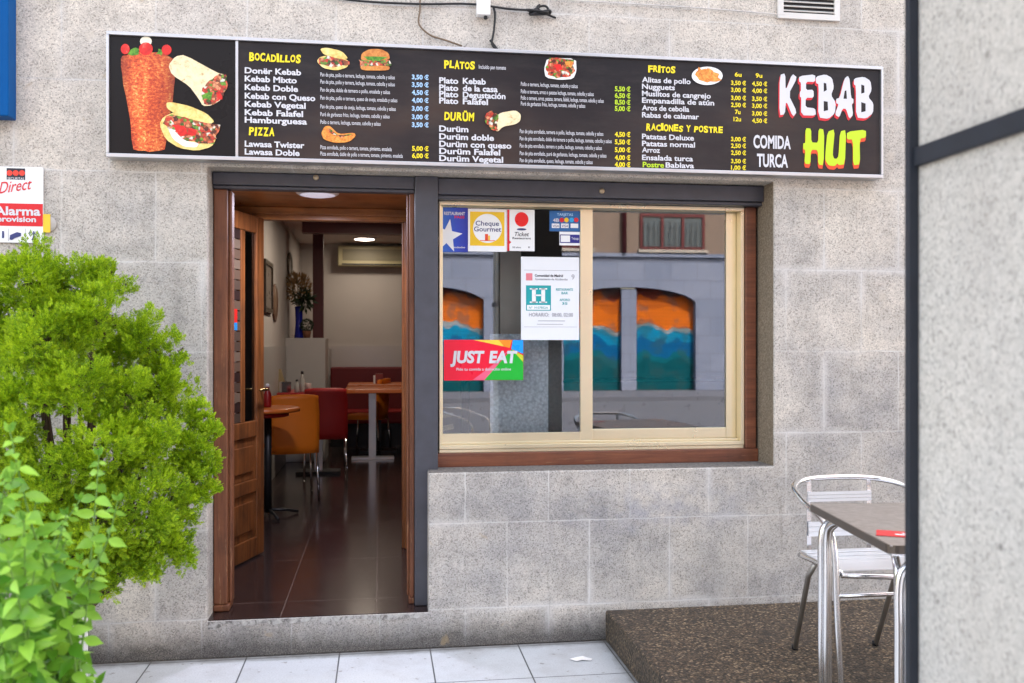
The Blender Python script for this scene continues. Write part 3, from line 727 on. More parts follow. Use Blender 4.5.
def jag(l, a, seed=1, sub=3):
    rnd = random.Random(seed); n = []
    for p, q in zip(l, l[1:] + l[:1]):
        for k in range(sub):
            t = k/sub; n.append((p[0]*(1-t) + q[0]*t + rnd.uniform(-a, a), p[1]*(1-t) + q[1]*t + rnd.uniform(-a, a)))
    return n
pic([([jag([(483,232),(520,215),(585,206),(645,212),(702,238),(706,290),(692,400),(674,500),(662,600),(600,608),(535,600),(520,480),(495,340)], 3, 2)], MEAT),
     ([circ(586, 166, 24, 14, 20)], plain('print_cream', (.80, .78, .62, 1), .3)),
     ([jag([(515,220),(535,190),(562,200),(552,222)], 4, 4), jag([(622,218),(640,196),(662,206),(650,222)], 4, 5)], GRN),
     ([circ(503, 197, 18, 14, 21), circ(586, 196, 28, 16, 26), circ(669, 200, 20, 14, 21)], TOM)], cA)
pic([([rounded([(676,262),(705,226),(742,220),(872,292),(905,300),(890,400),(850,424),(815,426),(797,395),(760,345),(690,300)])], TORT),
     ([jag([(845,322),(880,300),(905,300),(915,335),(905,372),(880,402),(845,425),(815,415),(812,380),(822,345)], 6, 9)], FILL),
     ([jag([(870,370),(888,365),(890,400),(868,405)], 4, 3)], TOM), ([jag([(812,378),(850,372),(850,400),(815,398)], 5, 8)], GRN)], cA)
pic([([rounded([(640,500),(655,470),(700,450),(760,470),(860,505),(868,560),(850,590),(790,606),(720,595),(665,560)])], BREAD),
     ([jag([(655,480),(690,455),(760,470),(880,505),(870,545),(860,580),(800,570),(720,560),(670,520)], 8, 6)], FILL),
     ([rounded([(668,412),(690,410),(760,425),(830,455),(862,488),(845,498),(770,480),(700,455),(670,435)])], BREAD),
     ([rounded([(676,520),(690,515),(740,565),(800,575),(790,592),(740,590),(695,560)])], plain('print_onion', (.82, .80, .78, 1), .3)),
     ([jag([(690,500),(740,505),(760,540),(720,545)], 4, 11), jag([(755,515),(790,520),(785,545),(755,540)], 3, 12)], TOM)], cA)
def unit(u0, v0, u1, v1): return lambda q: (u0 + q[0]*(u1-u0), v0 + q[1]*(v1-v0))
pic([([rounded([(.0,.6),(.1,.4),(.5,.3),(.95,.55),(.92,.85),(.6,1.),(.2,.9)], 2)], BREAD), ([jag([(.02,.55),(.3,.35),(.98,.62),(.9,.8),(.5,.85),(.1,.75)], .04, 2)], FILL), ([rounded([(.1,.05),(.3,.0),(.75,.15),(.95,.5),(.6,.45),(.2,.3)], 2)], BREAD)], unit(316.5, 47.5, 350.5, 70.6))
pic([([rounded([(.0,.75),(.98,.78),(.95,1.),(.05,1.)], 2)], m_mottle('print_bun', [(.3, (.46, .12, .02)), (.7, (.74, .34, .08))], 40)), ([jag([(-.02,.5),(1.,.5),(1.,.78),(.0,.78)], .03, 3)], FILL), ([rounded([(.02,.55),(.05,.2),(.3,.0),(.7,.0),(.95,.2),(.98,.52)], 2)], MATS.get('x') or bpy.data.materials['print_bun']), ([jag([(.15,.38),(.9,.35),(.8,.5),(.3,.55)], .04, 4)], GRN)], unit(360, 49, 390.5, 70.5))
pic([([rounded([(.0,.45),(.1,.05),(.25,.0),(.5,.5),(.95,.4),(1.,.6),(.8,.95),(.4,1.),(.08,.8)], 2)], FRY), ([jag([(.2,.1),(.5,.55),(.9,.5),(.6,.7),(.3,.5)], .03, 5)], FILL)], unit(321, 125.5, 356, 143))
pic([([rounded([(.1,.02),(.98,.05),(1.,.6),(.9,.95),(.5,1.),(.05,.9),(.0,.5)], 1)], plain('print_plate', (.78, .78, .78, 1), .3)), ([jag([(.15,.0),(.92,.08),(.94,.6),(.8,.85),(.4,.9),(.1,.78),(.06,.4)], .04, 6)], FILL), ([jag([(.3,.35),(.55,.3),(.6,.55),(.35,.6)], .04, 7)], TOM), ([jag([(.65,.15),(.88,.2),(.85,.45),(.68,.4)], .03, 8)], FRY)], unit(544, 57.4, 576.6, 80))
pic([([rounded([(.35,.15),(.85,.0),(1.,.2),(.98,.5),(.85,.65),(.5,.75),(.35,1.),(.2,.8)], 2)], TORT), ([jag([(.0,.3),(.15,.05),(.35,.2),(.36,.9),(.2,.9),(.05,.65)], .05, 9)], FILL)], unit(485, 110, 521, 132))
pic([([circ(.5, .5, .5, 24, .5)], bpy.data.materials['print_plate']), ([jag([(.1,.45),(.2,.05),(.4,.15),(.55,.1),(.85,.35),(.92,.75),(.6,.85),(.3,.8)], .05, 10)], FRY)], unit(691.7, 66.6, 722.7, 85))

# ------------------------------------------------------------------ signs at the left edge
p = at(16.5, 121, -.004)
bs = thing('blue_sign', 'blue projecting sign box at the upper left corner of the wall', 'sign', (p.x-.3, 0, p.z))
obj('box', bx(p.x-.70, p.x, -.10, -.003, p.z, p.z+1.6), plain('dark_blue_plastic', (.001, .075, .26, 1), .5, 0, .1, 4, .1), bs, bevel=.006)
obj('face', bx(p.x-.68, p.x-.045, -.106, -.1003, p.z+.045, p.z+1.55), plain('bright_blue_plastic', (.001, .085, .42, 1), .5, 0, .08, 4, .1), bs)
AY = -.012
x0, x1 = at(-26, 200, AY).x, at(43, 200, AY).x
z = lambda v: at(43, v, AY).z
al = thing('alarm_sign', 'white and red Alarma plate on the wall beside the blue sign', 'sign', ((x0+x1)/2, 0, z(243)))
obj('plate', bx(x0, x1, AY, -.002, z(243), z(167.5)), PAPER, al, bevel=.001)
obj('red_band', bx(x0+.001, x1-.0005, AY-.0014, AY-.0003, z(226.5), z(204)), plain('alarm_red', (.62, .012, .02, 1), .3, 0, .04), al)
ly = AY - .0024
obj('logo_plate', bx(at(6.5, 0, ly).x, at(25, 0, ly).x, AY-.0014, AY-.0003, z(180.5), z(169)), INK_K, al)
bm = BM()
for u in (9.5, 15.7, 22): q = at(u, 173, ly); disc(bm, q, .0128, .0128, ly)
obj('red_dots', bm, plain('dot_red', (.80, .05, .03, 1), .3), al)
lines('lettering', [('SECURITAS', 7.5, 24, 179.6)], 2.4, INK_W, .01, par=al, y=ly)
bm = BM(); pwrite(bm, 'Direct', -2, 33, 192, 11, ly, bold=.004, shear=.55)
bm.transform(Matrix.Translation((x1-.15, 0, z(190))) @ Matrix.Rotation(R(-10), 4, 'Y') @ Matrix.Translation((-(x1-.15), 0, -z(190))))
obj('lettering', bm, INK_R, al, label='red slanted word Direct')
lines('lettering', [('Alarma', -12, 40.5, 216), ('aerovision', -10, 36, 222.3), ('POR LA NOCHE Y EL DIA', -12, 35.5, 225.6)], 8.6, INK_W, .03, par=al, y=ly) if False else None
lines('lettering', [('Alarma', -6, 40.5, 214.6)], 8.2, INK_W, .03, par=al, y=ly); lines('lettering', [('aerovision', -8, 36, 221.2)], 5.2, INK_W, .03, par=al, y=ly)
bm = BM()
for u in (8, 25): prect(bm, u, 228.5, u+.5, 241, ly)
obj('rules', bm, INK_GR, al)
bm = BM(); prect(bm, 33.2, 231, 34.4, 238, ly)
for rr in (1.6, 3.2, 4.8):
    for sgn in (-1, 1):
        c0 = at(33.8, 233.5, ly); k = at(34.8, 233.5, ly).x - c0.x
        pts = [(c0.x + sgn*rr*k*math.cos(q), ly, c0.z + rr*k*math.sin(q)) for q in [R(-48 + 12*i) for i in range(9)]]
        inn = [(c0.x + sgn*(rr-.7)*k*math.cos(q), ly, c0.z + (rr-.7)*k*math.sin(q)) for q in [R(-48 + 12*i) for i in range(9)]]
        flat(bm, [pts + inn[::-1]])
flat(bm, [[at(*q, ly) for q in ((33.8, 235), (36.3, 240), (31.3, 240))]])
obj('antenna_symbol', bm, plain('navy_ink', (.03, .04, .16, 1), .4), al)
bm = BM(); flat(bm, [[at(*q, ly) for q in ((10, 235), (17, 232), (21, 233), (21, 236), (15, 238), (12, 240), (9.5, 239.5))]]); prect(bm, 2, 231, 4, 238, ly)
obj('camera_symbol', bm, bpy.data.materials['navy_ink'], al)
yt = thing('round_tag', 'small yellow tag on a clear round disc beside the red plate', 'tag', at(48, 224, 0))
q = at(47, 224, -.006)
obj('disc', lathe(BM(), [(.036, -.008), (.038, -.006), (.038, -.001)], (q.x+.004, 0, q.z), 26, 'y'), plain('clear_plastic_disc', (.42, .39, .36, 1), .2, 0, .05), yt, True)
obj('tag', bx(q.x-.018, q.x+.016, -.0115, -.0085, q.z-.04, q.z+.045), plain('tag_yellow', (.80, .52, .03, 1), .4), yt)

# ------------------------------------------------------------------ stickers and posters on the left pane
IY, OY = s1[2] + .006, s1[2] - .0045     # behind / on the glass
def sheet(u0, v0, u1, v1, y, th=.0008):
    a = at(u0, (v0+v1)/2, y); b = at(u1, (v0+v1)/2, y); t = at((u0+u1)/2, v0, y); d = at((u0+u1)/2, v1, y)
    return bx(a.x, b.x, y, y+th, d.z, t.z)
def sticker(name, label, cat_, u0, v0, u1, v1, y, m):
    p = at((u0+u1)/2, v1, y)
    r = thing(name, label, cat_, p); obj('sheet', sheet(u0, v0, u1, v1, y), m, r); return r
NAVY = bpy.data.materials['navy_ink']
t_ = NT('star_blue'); X_, Y_, Z_ = t_.xyz(t_.pos())
t_.col(t_.ramp(t_.math('MULTIPLY_ADD', X_, 5.5, -1.65), [(.0, (.02, .16, .60)), (.55, (.01, .05, .45)), (1., (.006, .008, .22))])); t_.set(.3)
g = sticker('window_sticker', 'blue sticker with a large white star in the pane corner', 'sticker', 441, 207.6, 467.8, 252, OY, t_.m)
bm = BM(); cx, cy = 447.5, 236
star = []
for k in range(10):
    q = R(8 + 36*k); rr = (15 if k % 2 == 0 else 6.2); star.append((max(cx + rr*math.cos(q)*1.0, 441.2), min(cy - rr*math.sin(q)*1.15, 251.6)))
flat(bm, [[at(u, v, OY-.001) for u, v in star]]); obj('star', bm, PAPER, g)
lines('lettering', [('RESTAURANT', 444, 465, 214.8)], 3., INK_W, .03, par=g, y=OY-.001); lines('lettering', [('PASS', 454.5, 464.5, 218.2)], 2.4, INK_R, .03, par=g, y=OY-.001); lines('lettering', [('sodexho', 453.5, 465, 248)], 1.7, INK_W, .02, par=g, y=OY-.001)
g = sticker('window_sticker', 'white and yellow sticker reading Cheque Gourmet in a circle', 'sticker', 468.1, 209, 506.6, 251.6, OY, PAPER)
YEL = plain('sticker_yellow', (.80, .50, .02, 1), .35)
obj('yellow_square', prect(BM(), 470, 211.8, 504.4, 245.8, OY-.0008), YEL, g)
p = at(487.5, 228.4, OY-.0014); obj('white_circle', disc(BM(), p, .0765, .0765, OY-.0014, 40), PAPER, g)
lines('lettering', [('Cheque', 475.6, 499, 225.4), ('Gourmet', 474, 501.2, 231.2)], 4.6, NAVY, .012, par=g, y=OY-.002)
bm = BM(); prect(bm, 485, 234, 488, 240.3, OY-.002); prect(bm, 480, 240.3, 495, 241, OY-.002)
obj('red_mark', bm, INK_O, g); obj('yellow_mark', prect(BM(), 488.2, 235.5, 490, 240.2, OY-.002), YEL, g)
g = sticker('window_sticker', 'white sticker with a red ball and the word Ticket', 'sticker', 506.9, 209.5, 534.6, 251, OY, PAPER)
bm = BM(); prect(bm, 507.2, 209.6, 509.4, 250.9, OY-.001); flat(bm, [[at(*q, OY-.001) for q in ((509.4, 240.5), (511.3, 242.2), (509.4, 244))]]); obj('red_stripe', bm, INK_R, g)
p = at(521.6, 219.4, OY-.001); obj('red_ball', disc(BM(), p, .0365, .0385, OY-.001, 30), plain('ball_red', (.78, .02, .02, 1), .3), g)
p = at(521.6, 229.3, OY-.001); obj('ball_shadow', disc(BM(), p, .026, .006, OY-.001, 20), NAVY, g)
lines('lettering', [('Ticket', 514.6, 529, 236)], 4., INK_K, .01, par=g, y=OY-.001, shear=.2); lines('lettering', [('Restaurant', 512.5, 531, 239)], 1.9, INK_K, .02, par=g, y=OY-.001); lines('lettering', [('50 años', 512.5, 521, 248), ('®', 528, 530, 248)], 1.5, INK_K, .01, par=g, y=OY-.001)
BLU = plain('card_blue', (.02, .12, .34, 1), .35)
g = sticker('window_sticker', 'blue sticker of payment card logos behind the glass', 'sticker', 549.5, 211, 580, 231.4, OY, BLU)
g.children[0].location.y += 0
iy = OY - .001
bm = BM(); [prect(bm, u, 223.6, u+7.6, 228, iy) for u in (551.8, 561, 570.6)]; obj('card_logos', bm, PAPER, g)
for k, (u, mm) in enumerate(((561.8, INK_R), (566.4, YEL), (571.6, plain('sky_ink', (.03, .36, .70, 1), .4)), (576.2, INK_R))):
    p = at(u, 220, iy); obj('card_circle', disc(BM(), p, .0125, .0125, iy - .0003*k, 18), mm, g)
lines('lettering', [('VISA', 552.6, 558.8, 227.2), ('VISA', 561.8, 568, 227.2)], 2.6, NAVY, .01, par=g, y=iy-.0005, shear=.2)
lines('lettering', [('TARJETAS', 557, 573, 215.6)], 2.4, INK_B, .02, par=g, y=iy); lines('lettering', [('4B', 553, 559, 221.8)], 3.4, INK_W, .02, par=g, y=iy)
g = sticker('window_sticker', 'small white sticker with a dark blue bar below the card logos', 'sticker', 559.4, 231.8, 580, 245.4, OY, PAPER)
obj('blue_bar', prect(BM(), 560, 234.6, 579.6, 243, iy), plain('bar_blue', (.02, .02, .22, 1), .4), g); obj('white_box', prect(BM(), 560.8, 235.4, 570, 242, iy-.0005), PAPER, g)
lines('lettering', [('Telpago', 571.5, 579, 239.4)], 2.2, INK_W, .01, par=g, y=iy-.0005)
g = sticker('licence_poster', 'white licence poster with a teal square letter H', 'poster', 521, 257, 579.2, 340, OY, plain('poster_paper', (.74, .76, .79, 1), .4, 0, .02))
obj('crest', prect(BM(), 526, 273.2, 532.4, 280.4, iy), plain('crest_pink', (.70, .20, .24, 1), .4), g)
lines('lettering', [('Comunidad de Madrid', 534.8, 563, 276.6)], 2.3, INK_K, .03, par=g, y=iy); lines('lettering', [('Ayuntamiento de Alcobendas', 534.8, 567.6, 280)], 2., INK_GR, .02, par=g, y=iy); lines('lettering', [('9', 571.5, 574.5, 279.5)], 5., INK_GR, .0, par=g, y=iy)
obj('teal_square', prect(BM(), 526, 285.4, 551, 310.6, iy), plain('poster_teal', (.01, .32, .34, 1), .4), g)
bm = BM()
for u in (532, 541.3): prect(bm, u, 288.5, u+3.8, 302.6, iy-.0006)
for u in (529.8, 539.3): prect(bm, u, 288.2, u+7.8, 289.5, iy-.0006); prect(bm, u, 301.6, u+7.8, 302.9, iy-.0006)
prect(bm, 535, 294.5, 542, 296, iy-.0006); prect(bm, 527, 305, 550, 309.8, iy-.0006); obj('white_letter', bm, PAPER, g)
lines('lettering', [('Nº  H-07852A', 529, 548, 308.7)], 2.2, bpy.data.materials['poster_teal'], .01, par=g, y=iy-.0012)
lines('lettering', [('RESTAURANTE', 556, 573, 290.6), ('BAR', 561.5, 568, 294.2), ('AFORO', 559.5, 570, 301), ('35', 562, 567.5, 304.6)], 2.3, bpy.data.materials['poster_teal'], .02, par=g, y=iy)
lines('lettering', [('HORARIO:', 529, 549, 316.4), ('08:00, 02:00', 552, 573, 316.6)], 3.6, INK_GR, .015, par=g, y=iy)
bm = BM(); prect(bm, 538, 320.6, 565, 321.2, iy); prect(bm, 537, 324, 563, 324.5, iy); prect(bm, 524, 326.8, 577, 327.1, iy); prect(bm, 524, 270.2, 577, 270.5, iy); obj('rules', bm, INK_GR, g)
g = sticker('window_sticker', 'red and green sticker reading JUST EAT', 'sticker', 444, 339.8, 523.4, 380.4, OY, plain('sticker_red', (.80, .006, .035, 1), .3, 0, .02))
def cJ(q): return (435 + q[0]/10.24, 330 + q[1]/10.24)
jy = OY - .0008
for nm, mm, l in (('yellow_wedge', plain('just_yellow', (.85, .60, .06, 1), .3), [(395,102),(690,102),(720,172)]), ('orange_wedge', plain('just_orange', (.85, .27, .02, 1), .3), [(650,102),(790,102),(765,184),(710,170)]),
        ('blue_wedge', plain('just_blue', (.01, .32, .80, 1), .3), [(795,102),(904,102),(904,245),(780,195)]), ('lime_wedge', plain('just_lime', (.55, .60, .03, 1), .3), [(790,200),(904,262),(904,335),(800,215)]),
        ('pink_wedge', plain('just_pink', (.80, .12, .22, 1), .3), [(385,513),(520,513),(765,195),(600,350)]), ('green_wedge', plain('just_green', (.012, .42, .035, 1), .3), [(505,513),(904,513),(904,330),(785,198)]),):
    obj(nm, flat(BM(), art([l], cJ, jy)), mm, g); jy -= .0003
lines('lettering', [('JUST', 450.4, 484.5, 362.6), ('EAT', 489, 517.4, 362.6)], 11., INK_W, .045, par=g, y=jy-.0003, shear=.12); lines('lettering', [('Pide tu comida a domicilio online', 456.4, 511, 370.6)], 2.7, INK_W, .012, par=g, y=jy-.0003)

# ------------------------------------------------------------------ bits fixed high on the wall
p = at(808, 14, -.01)
v = thing('wall_vent', 'white louvred vent grille high on the wall', 'vent', (p.x, 0, p.z))
a, b = at(783, 10, -.01).x, at(834, 10, -.01).x
bm = BM(); box(bm, a-.03, a, -.018, -.002, p.z-.03, p.z+.34); box(bm, b, b+.03, -.018, -.002, p.z-.03, p.z+.34); box(bm, a, b, -.018, -.002, p.z-.03, p.z); box(bm, a, b, -.018, -.002, p.z+.31, p.z+.34)
VENT = plain('vent_white', (.60, .58, .55, 1), .5, 0, .08)
obj('frame', bm, VENT, v); obj('backing', bx(a, b, -.006, -.002, p.z, p.z+.31), BLACK, v)
bm = BM()
for k in range(13):
    M = Matrix.Translation((0, -.011, p.z+.013+k*.0235)) @ Matrix.Rotation(R(32), 4, 'X'); box(bm, a, b, -.008, .008, -.0025, .0025, M)
obj('louvres', bm, VENT, v)
p0, p1 = at(477, 14, -.05), at(490.5, 14, -.05)
j = thing('junction_box', 'small white junction box on the wall above the menu board', 'box', ((p0.x+p1.x)/2, 0, p0.z))
obj('case', bx(p0.x, p1.x, -.05, -.002, p0.z, p0.z+.16), WHITE, j, bevel=.004); obj('gland', lathe(BM(), [(.006, -.016), (.009, -.012), (.009, -.001)], ((p0.x+p1.x)/2+.012, -.025, p0.z), 12), BLACK, j, True)
cy_ = -.016
def cable(name, label, pts, r, m, y=cy_):
    return tag(obj(name, tube(BM(), cat([at(u, v_, y) for u, v_ in pts], 5), r, 6), m, smooth=True), label, 'cable')
c1 = cable('cable', 'black cable running along the top of the wall to a taped bundle', [(310, -6), (360, 1), (420, 4), (470, 4), (510, 9), (536, 11), (556, 18)], .0055, BLACK)
kb = BM(); rnd = random.Random(5)
tube(kb, cat([at(526 + rnd.uniform(0, 24), 10 + rnd.uniform(-5, 5), -.024 - rnd.uniform(0, .02)) for k in range(14)], 5), .006, 6)
ko = obj('cable_bundle', kb, BLACK, None, True); tag(ko, 'tangled bundle of black cable end on the wall', 'cable')
cable('cable', 'black cable dropping from the white junction box behind the sign', [(493, 6), (495, 14), (494, 30), (492, 44), (497, 49), (490, 40)], .006, BLACK)
cable('cable', 'thin brown wire hanging down to the sign top', [(420, -4), (420, 10), (419, 24), (430, 35), (445, 40), (462, 46)], .0045, plain('brown_wire', (.16, .11, .07, 1), .6))
cable('cable', 'thin pale cord stretched along the wall towards the vent', [(505, -4), (600, 2), (700, 8), (785, 15)], .003, plain('pale_cord', (.50, .48, .46, 1), .6))

# ================================================================== INSIDE
def quadchair(name, label, col, loc, rz, group):
    """indoor chair, back towards -y; wrapped shell back, padded seat, four chrome legs"""
    t = thing(name, label, 'chair', (0, 0, 0), group)
    bm = BM(); n = 10; prof = []
    rows = [(.40, .0), (.47, -.012), (.60, -.022), (.75, -.03), (.86, -.045), (.90, -.05)]
    def ring(off):
        g_ = []
        for z_, dy in rows:
            r_ = []
            for k in range(n+1):
                x = -.21 + .42*k/n; cv = .035*((x/.21)**2)
                r_.append(bm.verts.new((x*(1 - .05*(z_ > .85)), -.19 + dy + cv + off, z_ - (.015*((x/.21)**4) if z_ > .85 else 0))))
            g_.append(r_)
        return g_
    f0, b0 = ring(.0), ring(.03)
    for g_, fl in ((f0, False), (b0, True)):
        for i in range(len(rows)-1):
            for k in range(n):
                q = (g_[i][k], g_[i][k+1], g_[i+1][k+1], g_[i+1][k]); bm.faces.new(q[::-1] if fl else q)
    for k in range(n):
        bm.faces.new((f0[-1][k], f0[-1][k+1], b0[-1][k+1], b0[-1][k])); bm.faces.new((f0[0][k+1], f0[0][k], b0[0][k], b0[0][k+1]))
    for i in range(len(rows)-1):
        bm.faces.new((f0[i+1][0], f0[i][0], b0[i][0], b0[i+1][0])) if False else bm.faces.new((b0[i][0], f0[i][0], f0[i+1][0], b0[i+1][0])); bm.faces.new((f0[i][-1], b0[i][-1], b0[i+1][-1], f0[i+1][-1]))
    obj('backrest', bm, col, t, True)
    obj('seat', bx(-.21, .21, -.155, .25, .40, .46), col, t, bevel=.02)
    for sx in (-1, 1):
        for sy in (-.17, .22): obj('leg', tube(BM(), [(sx*.19, sy, .40), (sx*.205, sy + (.03 if sy > 0 else -.03), 0)], .011, 10), CHROME, t, True)
    t.location = loc; t.rotation_euler = (0, 0, rz); return t
ORANGE = plain('orange_leather', (.80, .21, .012, 1), .45, 0, .1, 5); REDL = plain('red_leather', (.30, .012, .012, 1), .45, 0, .12, 5)
FZ = .183
p = atz(314, 501, FZ)
ch1 = quadchair('dining_chair', 'orange leather dining chair with its back to the open door', ORANGE, (p.x-.20, p.y+.16, FZ), R(12), 'dining chairs inside')
p = atz(325, 482, FZ)
ch2 = quadchair('dining_chair', 'red leather dining chair behind the orange one', REDL, (p.x-.01, p.y+.24, FZ), R(4), 'dining chairs inside')
p = atz(386, 452, FZ)
copy_thing(ch1, (p.x-.20, p.y+.1, FZ), R(70), 'orange chair half hidden behind the silver table post', 'dining chairs inside')
TOPO = plain('orange_table_laminate', (.52, .13, .02, 1), .3, 0, .08, 4); TOPR = plain('red_table_laminate', (.32, .014, .012, 1), .3, 0, .08, 4)
# table with silver post
p = atz(372, 459, FZ)
t1 = thing('dining_table', 'orange topped table on a square silver post', 'table', (p.x, p.y, FZ))
obj('table_top', bx(p.x-.30, p.x+.8, p.y-.38, p.y+.3, FZ+.775, FZ+.82), TOPO, t1, bevel=.006); obj('post', bx(p.x-.035, p.x+.045, p.y-.04, p.y+.04, FZ+.03, FZ+.774), ALU_F, t1); obj('foot', bx(p.x-.23, p.x+.25, p.y-.06, p.y+.06, FZ+.001, FZ+.029), ALU_F, t1)
# red table between the chairs
q = at(318, 388, 5.0)
t2 = thing('dining_table', 'red topped table with a white paper on it behind the orange chair', 'table', (q.x, 5.0, FZ))
obj('table_top', bx(q.x-.38, q.x+.24, 4.7, 5.5, FZ+.80, FZ+.84), TOPR, t2, bevel=.006); obj('post', bx(q.x-.04, q.x+.04, 5.05, 5.13, FZ+.03, FZ+.799), ALU_F, t2); obj('foot', bx(q.x-.22, q.x+.22, 4.95, 5.2, FZ+.001, FZ+.029), BLACK, t2)
tag(obj('paper_mat', bx(q.x-.05, q.x+.17, 4.75, 4.95, FZ+.841, FZ+.844), WHITE), 'white paper mat on the red table', 'paper')
q3 = at(378, 384, 6.9)
t3 = thing('dining_table', 'far orange table against the red bench', 'table', (q3.x, 6.9, FZ))
obj('table_top', bx(q3.x-.36, q3.x+.7, 6.55, 7.2, FZ+.80, FZ+.84), TOPO, t3, bevel=.006); obj('post', bx(q3.x-.04, q3.x+.04, 6.8, 6.88, FZ+.03, FZ+.799), BLACK, t3); obj('foot', bx(q3.x-.22, q3.x+.22, 6.7, 7.0, FZ+.001, FZ+.029), BLACK, t3)
n_ = thing('napkin_holder', 'red napkin holder on the far orange table', 'napkin holder', (q3.x, 6.75, FZ+.842))
zz = FZ+.842
obj('holder', bx(q3.x-.03, q3.x+.06, 6.72, 6.80, zz, zz+.12), plain('holder_red', (.22, .03, .02, 1), .4), n_, bevel=.004); obj('napkins', bx(q3.x-.055, q3.x-.032, 6.72, 6.80, zz, zz+.10), WHITE, n_)
# round pedestal table by the door
p = atz(268, 516, FZ)
t4 = thing('bar_table', 'round orange topped pedestal table just inside the door', 'table', (p.x, p.y, FZ))
obj('table_top', lathe(BM(), [(.26, FZ+.80), (.28, FZ+.805), (.28, FZ+.83), (.27, FZ+.835)], (p.x-.04, p.y, 0), 32), TOPO, t4, True)
obj('table_edge', lathe(BM(), [(.2, FZ+.765), (.22, FZ+.77), (.22, FZ+.79), (.2, FZ+.799)], (p.x-.06, p.y-.02, 0), 32), TOPR, t4, True)
obj('post', tube(BM(), [(p.x, p.y, FZ+.03), (p.x, p.y, FZ+.765)], .028, 14), BLACK, t4, True)
bm = BM()
for k in range(4):
    q_ = R(25 + 90*k); tube(bm, [(p.x, p.y, FZ+.05), (p.x+.15*math.cos(q_), p.y+.15*math.sin(q_), FZ+.035), (p.x+.24*math.cos(q_), p.y+.24*math.sin(q_), FZ+.012)], .012, 8)
obj('foot', bm, BLACK, t4, True)
kz = FZ + .836
def bottle(label, x, y, z_, h, r, m, mc):
    t = thing('bottle', label, 'bottle', (x, y, z_))
    obj('body', lathe(BM(), [(r*.9, z_), (r, z_+.01), (r, z_+h*.55), (r*.45, z_+h*.75), (r*.4, z_+h*.86)], (x, y, 0), 14), m, t, True)
    obj('cap', lathe(BM(), [(r*.5, z_+h*.861), (r*.5, z_+h*.97), (r*.3, z_+h)], (x, y, 0), 12), mc, t, True)
GLAZ = plain('pale_glass', (.34, .33, .30, 1), .08, 0, .05)
b1 = at(302.5, 388, 4.9); bottle('tall clear bottle with dark cap on the red table', b1.x, 4.86, FZ+.841, .21, .028, GLAZ, BLACK)
b2 = at(297, 388, 4.8); bottle('short glass shaker on the red table', b2.x, 4.78, FZ+.841, .13, .024, GLAZ, BLACK)
b3 = at(267.5, 408, p.y); bottle('red ketchup bottle on the round table', b3.x, p.y, kz, .18, .03, plain('ketchup_red', (.25, .01, .01, 1), .3), WHITE)
nd = at(285, 392, 4.75)
tag(obj('napkin_dispenser', box(BM(), -.05, .05, -.04, .04, 0, .11, Matrix.Translation((nd.x, 4.76, FZ+.841)) @ Matrix.Rotation(R(20), 4, 'Z')), CHROME, bevel=.006), 'silver napkin dispenser on the red table', 'napkin dispenser')
mc = at(281, 380, 5.1)
tag(obj('menu_card', box(BM(), -.055, .055, -.004, .004, 0, .22, Matrix.Translation((mc.x, 5.2, FZ+.842)) @ Matrix.Rotation(R(-18), 4, 'Y') @ Matrix.Rotation(R(-8), 4, 'X')), plain('olive_card', (.26, .20, .10, 1), .6)), 'tilted olive menu card behind the napkin dispenser', 'menu')
gl = at(308, 390, 4.85)
tag(obj('tumbler', lathe(BM(), [(.026, FZ+.841), (.032, FZ+.93), (.029, FZ+.93), (.024, FZ+.85)], (gl.x, 4.88, 0), 16), plain('pinkish_glass', (.36, .26, .24, 1), .1), smooth=True), 'small glass tumbler beside the tall bottle', 'glass')
# shelf block with vase and topiary, red post and beams, back wall trim
s0, s1_ = at(287, 338, 6.0), at(325.5, 338, 6.0)
tag(obj('shelf_block', bx(-1.049, s1_.x, 6.0, 6.6, FZ, s0.z), plain('white_shelf_paint', (.40, .38, .36, 1), .6, 0, .05), bevel=.006), 'white boxed partition carrying a blue vase', 'partition')
bm = BM(); pz = s0.z + .001
pa, pb = at(313, 300, 6.66).x, at(323.5, 300, 6.66).x
tag(obj('red_column', bx(pa, pb, 6.61, 6.73, FZ, 2.849), DRED), 'dark red painted column behind the shelf block', 'column')
ba = at(302, 225, 5.6).x
tag(obj('red_beam', bx(ba, 4.0, 5.60, 5.74, at(360, 233.5, 5.6).z, 2.849), DRED), 'dark red ceiling beam across the back of the room', 'beam')
tag(obj('back_dado', bx(pb+.02, 4.0, 7.97, 7.999, at(360, 367, 7.97).z, at(360, 346, 7.97).z), plain('glossy_beige_panel', (.44, .40, .38, 1), .2, 0, .05)), 'glossy beige dado panel along the back wall', 'panel')
bn = thing('bench', 'dark red upholstered bench along the back wall', 'bench', (.6, 7.8, FZ))
obj('backrest', bx(pb+.02, 4.0, 7.85, 7.968, FZ+.4, at(360, 367, 7.85).z), plain('dark_red_upholstery', (.13, .008, .010, 1), .5, 0, .15, 6), bn, bevel=.02); obj('seat', bx(pb+.02, 4.0, 7.40, 7.849, FZ+.30, FZ+.46), REDL, bn, bevel=.02); obj('base', bx(pb+.04, 4.0, 7.5, 7.84, FZ, FZ+.299), BLACK, bn)
tag(obj('left_dado', bx(-1.049, -1.035, 1.6, 5.99, FZ, at(268, 347, 3.).z), plain('beige_dado', (.36, .34, .32, 1), .4, 0, .06)), 'beige dado panel along the left wall', 'panel')
vx = at(299, 338, 6.2)
va = thing('vase', 'tall slim blue vase on the white shelf block', 'vase', (vx.x, 6.2, pz))
obj('body', lathe(BM(), [(.055, pz), (.05, pz+.03), (.04, pz+.18), (.045, pz+.33), (.05, pz+.36), (.044, pz+.36), (.03, pz+.30)], (vx.x, 6.2, 0), 20), plain('cobalt_glass', (.010, .014, .20, 1), .1), va, True)
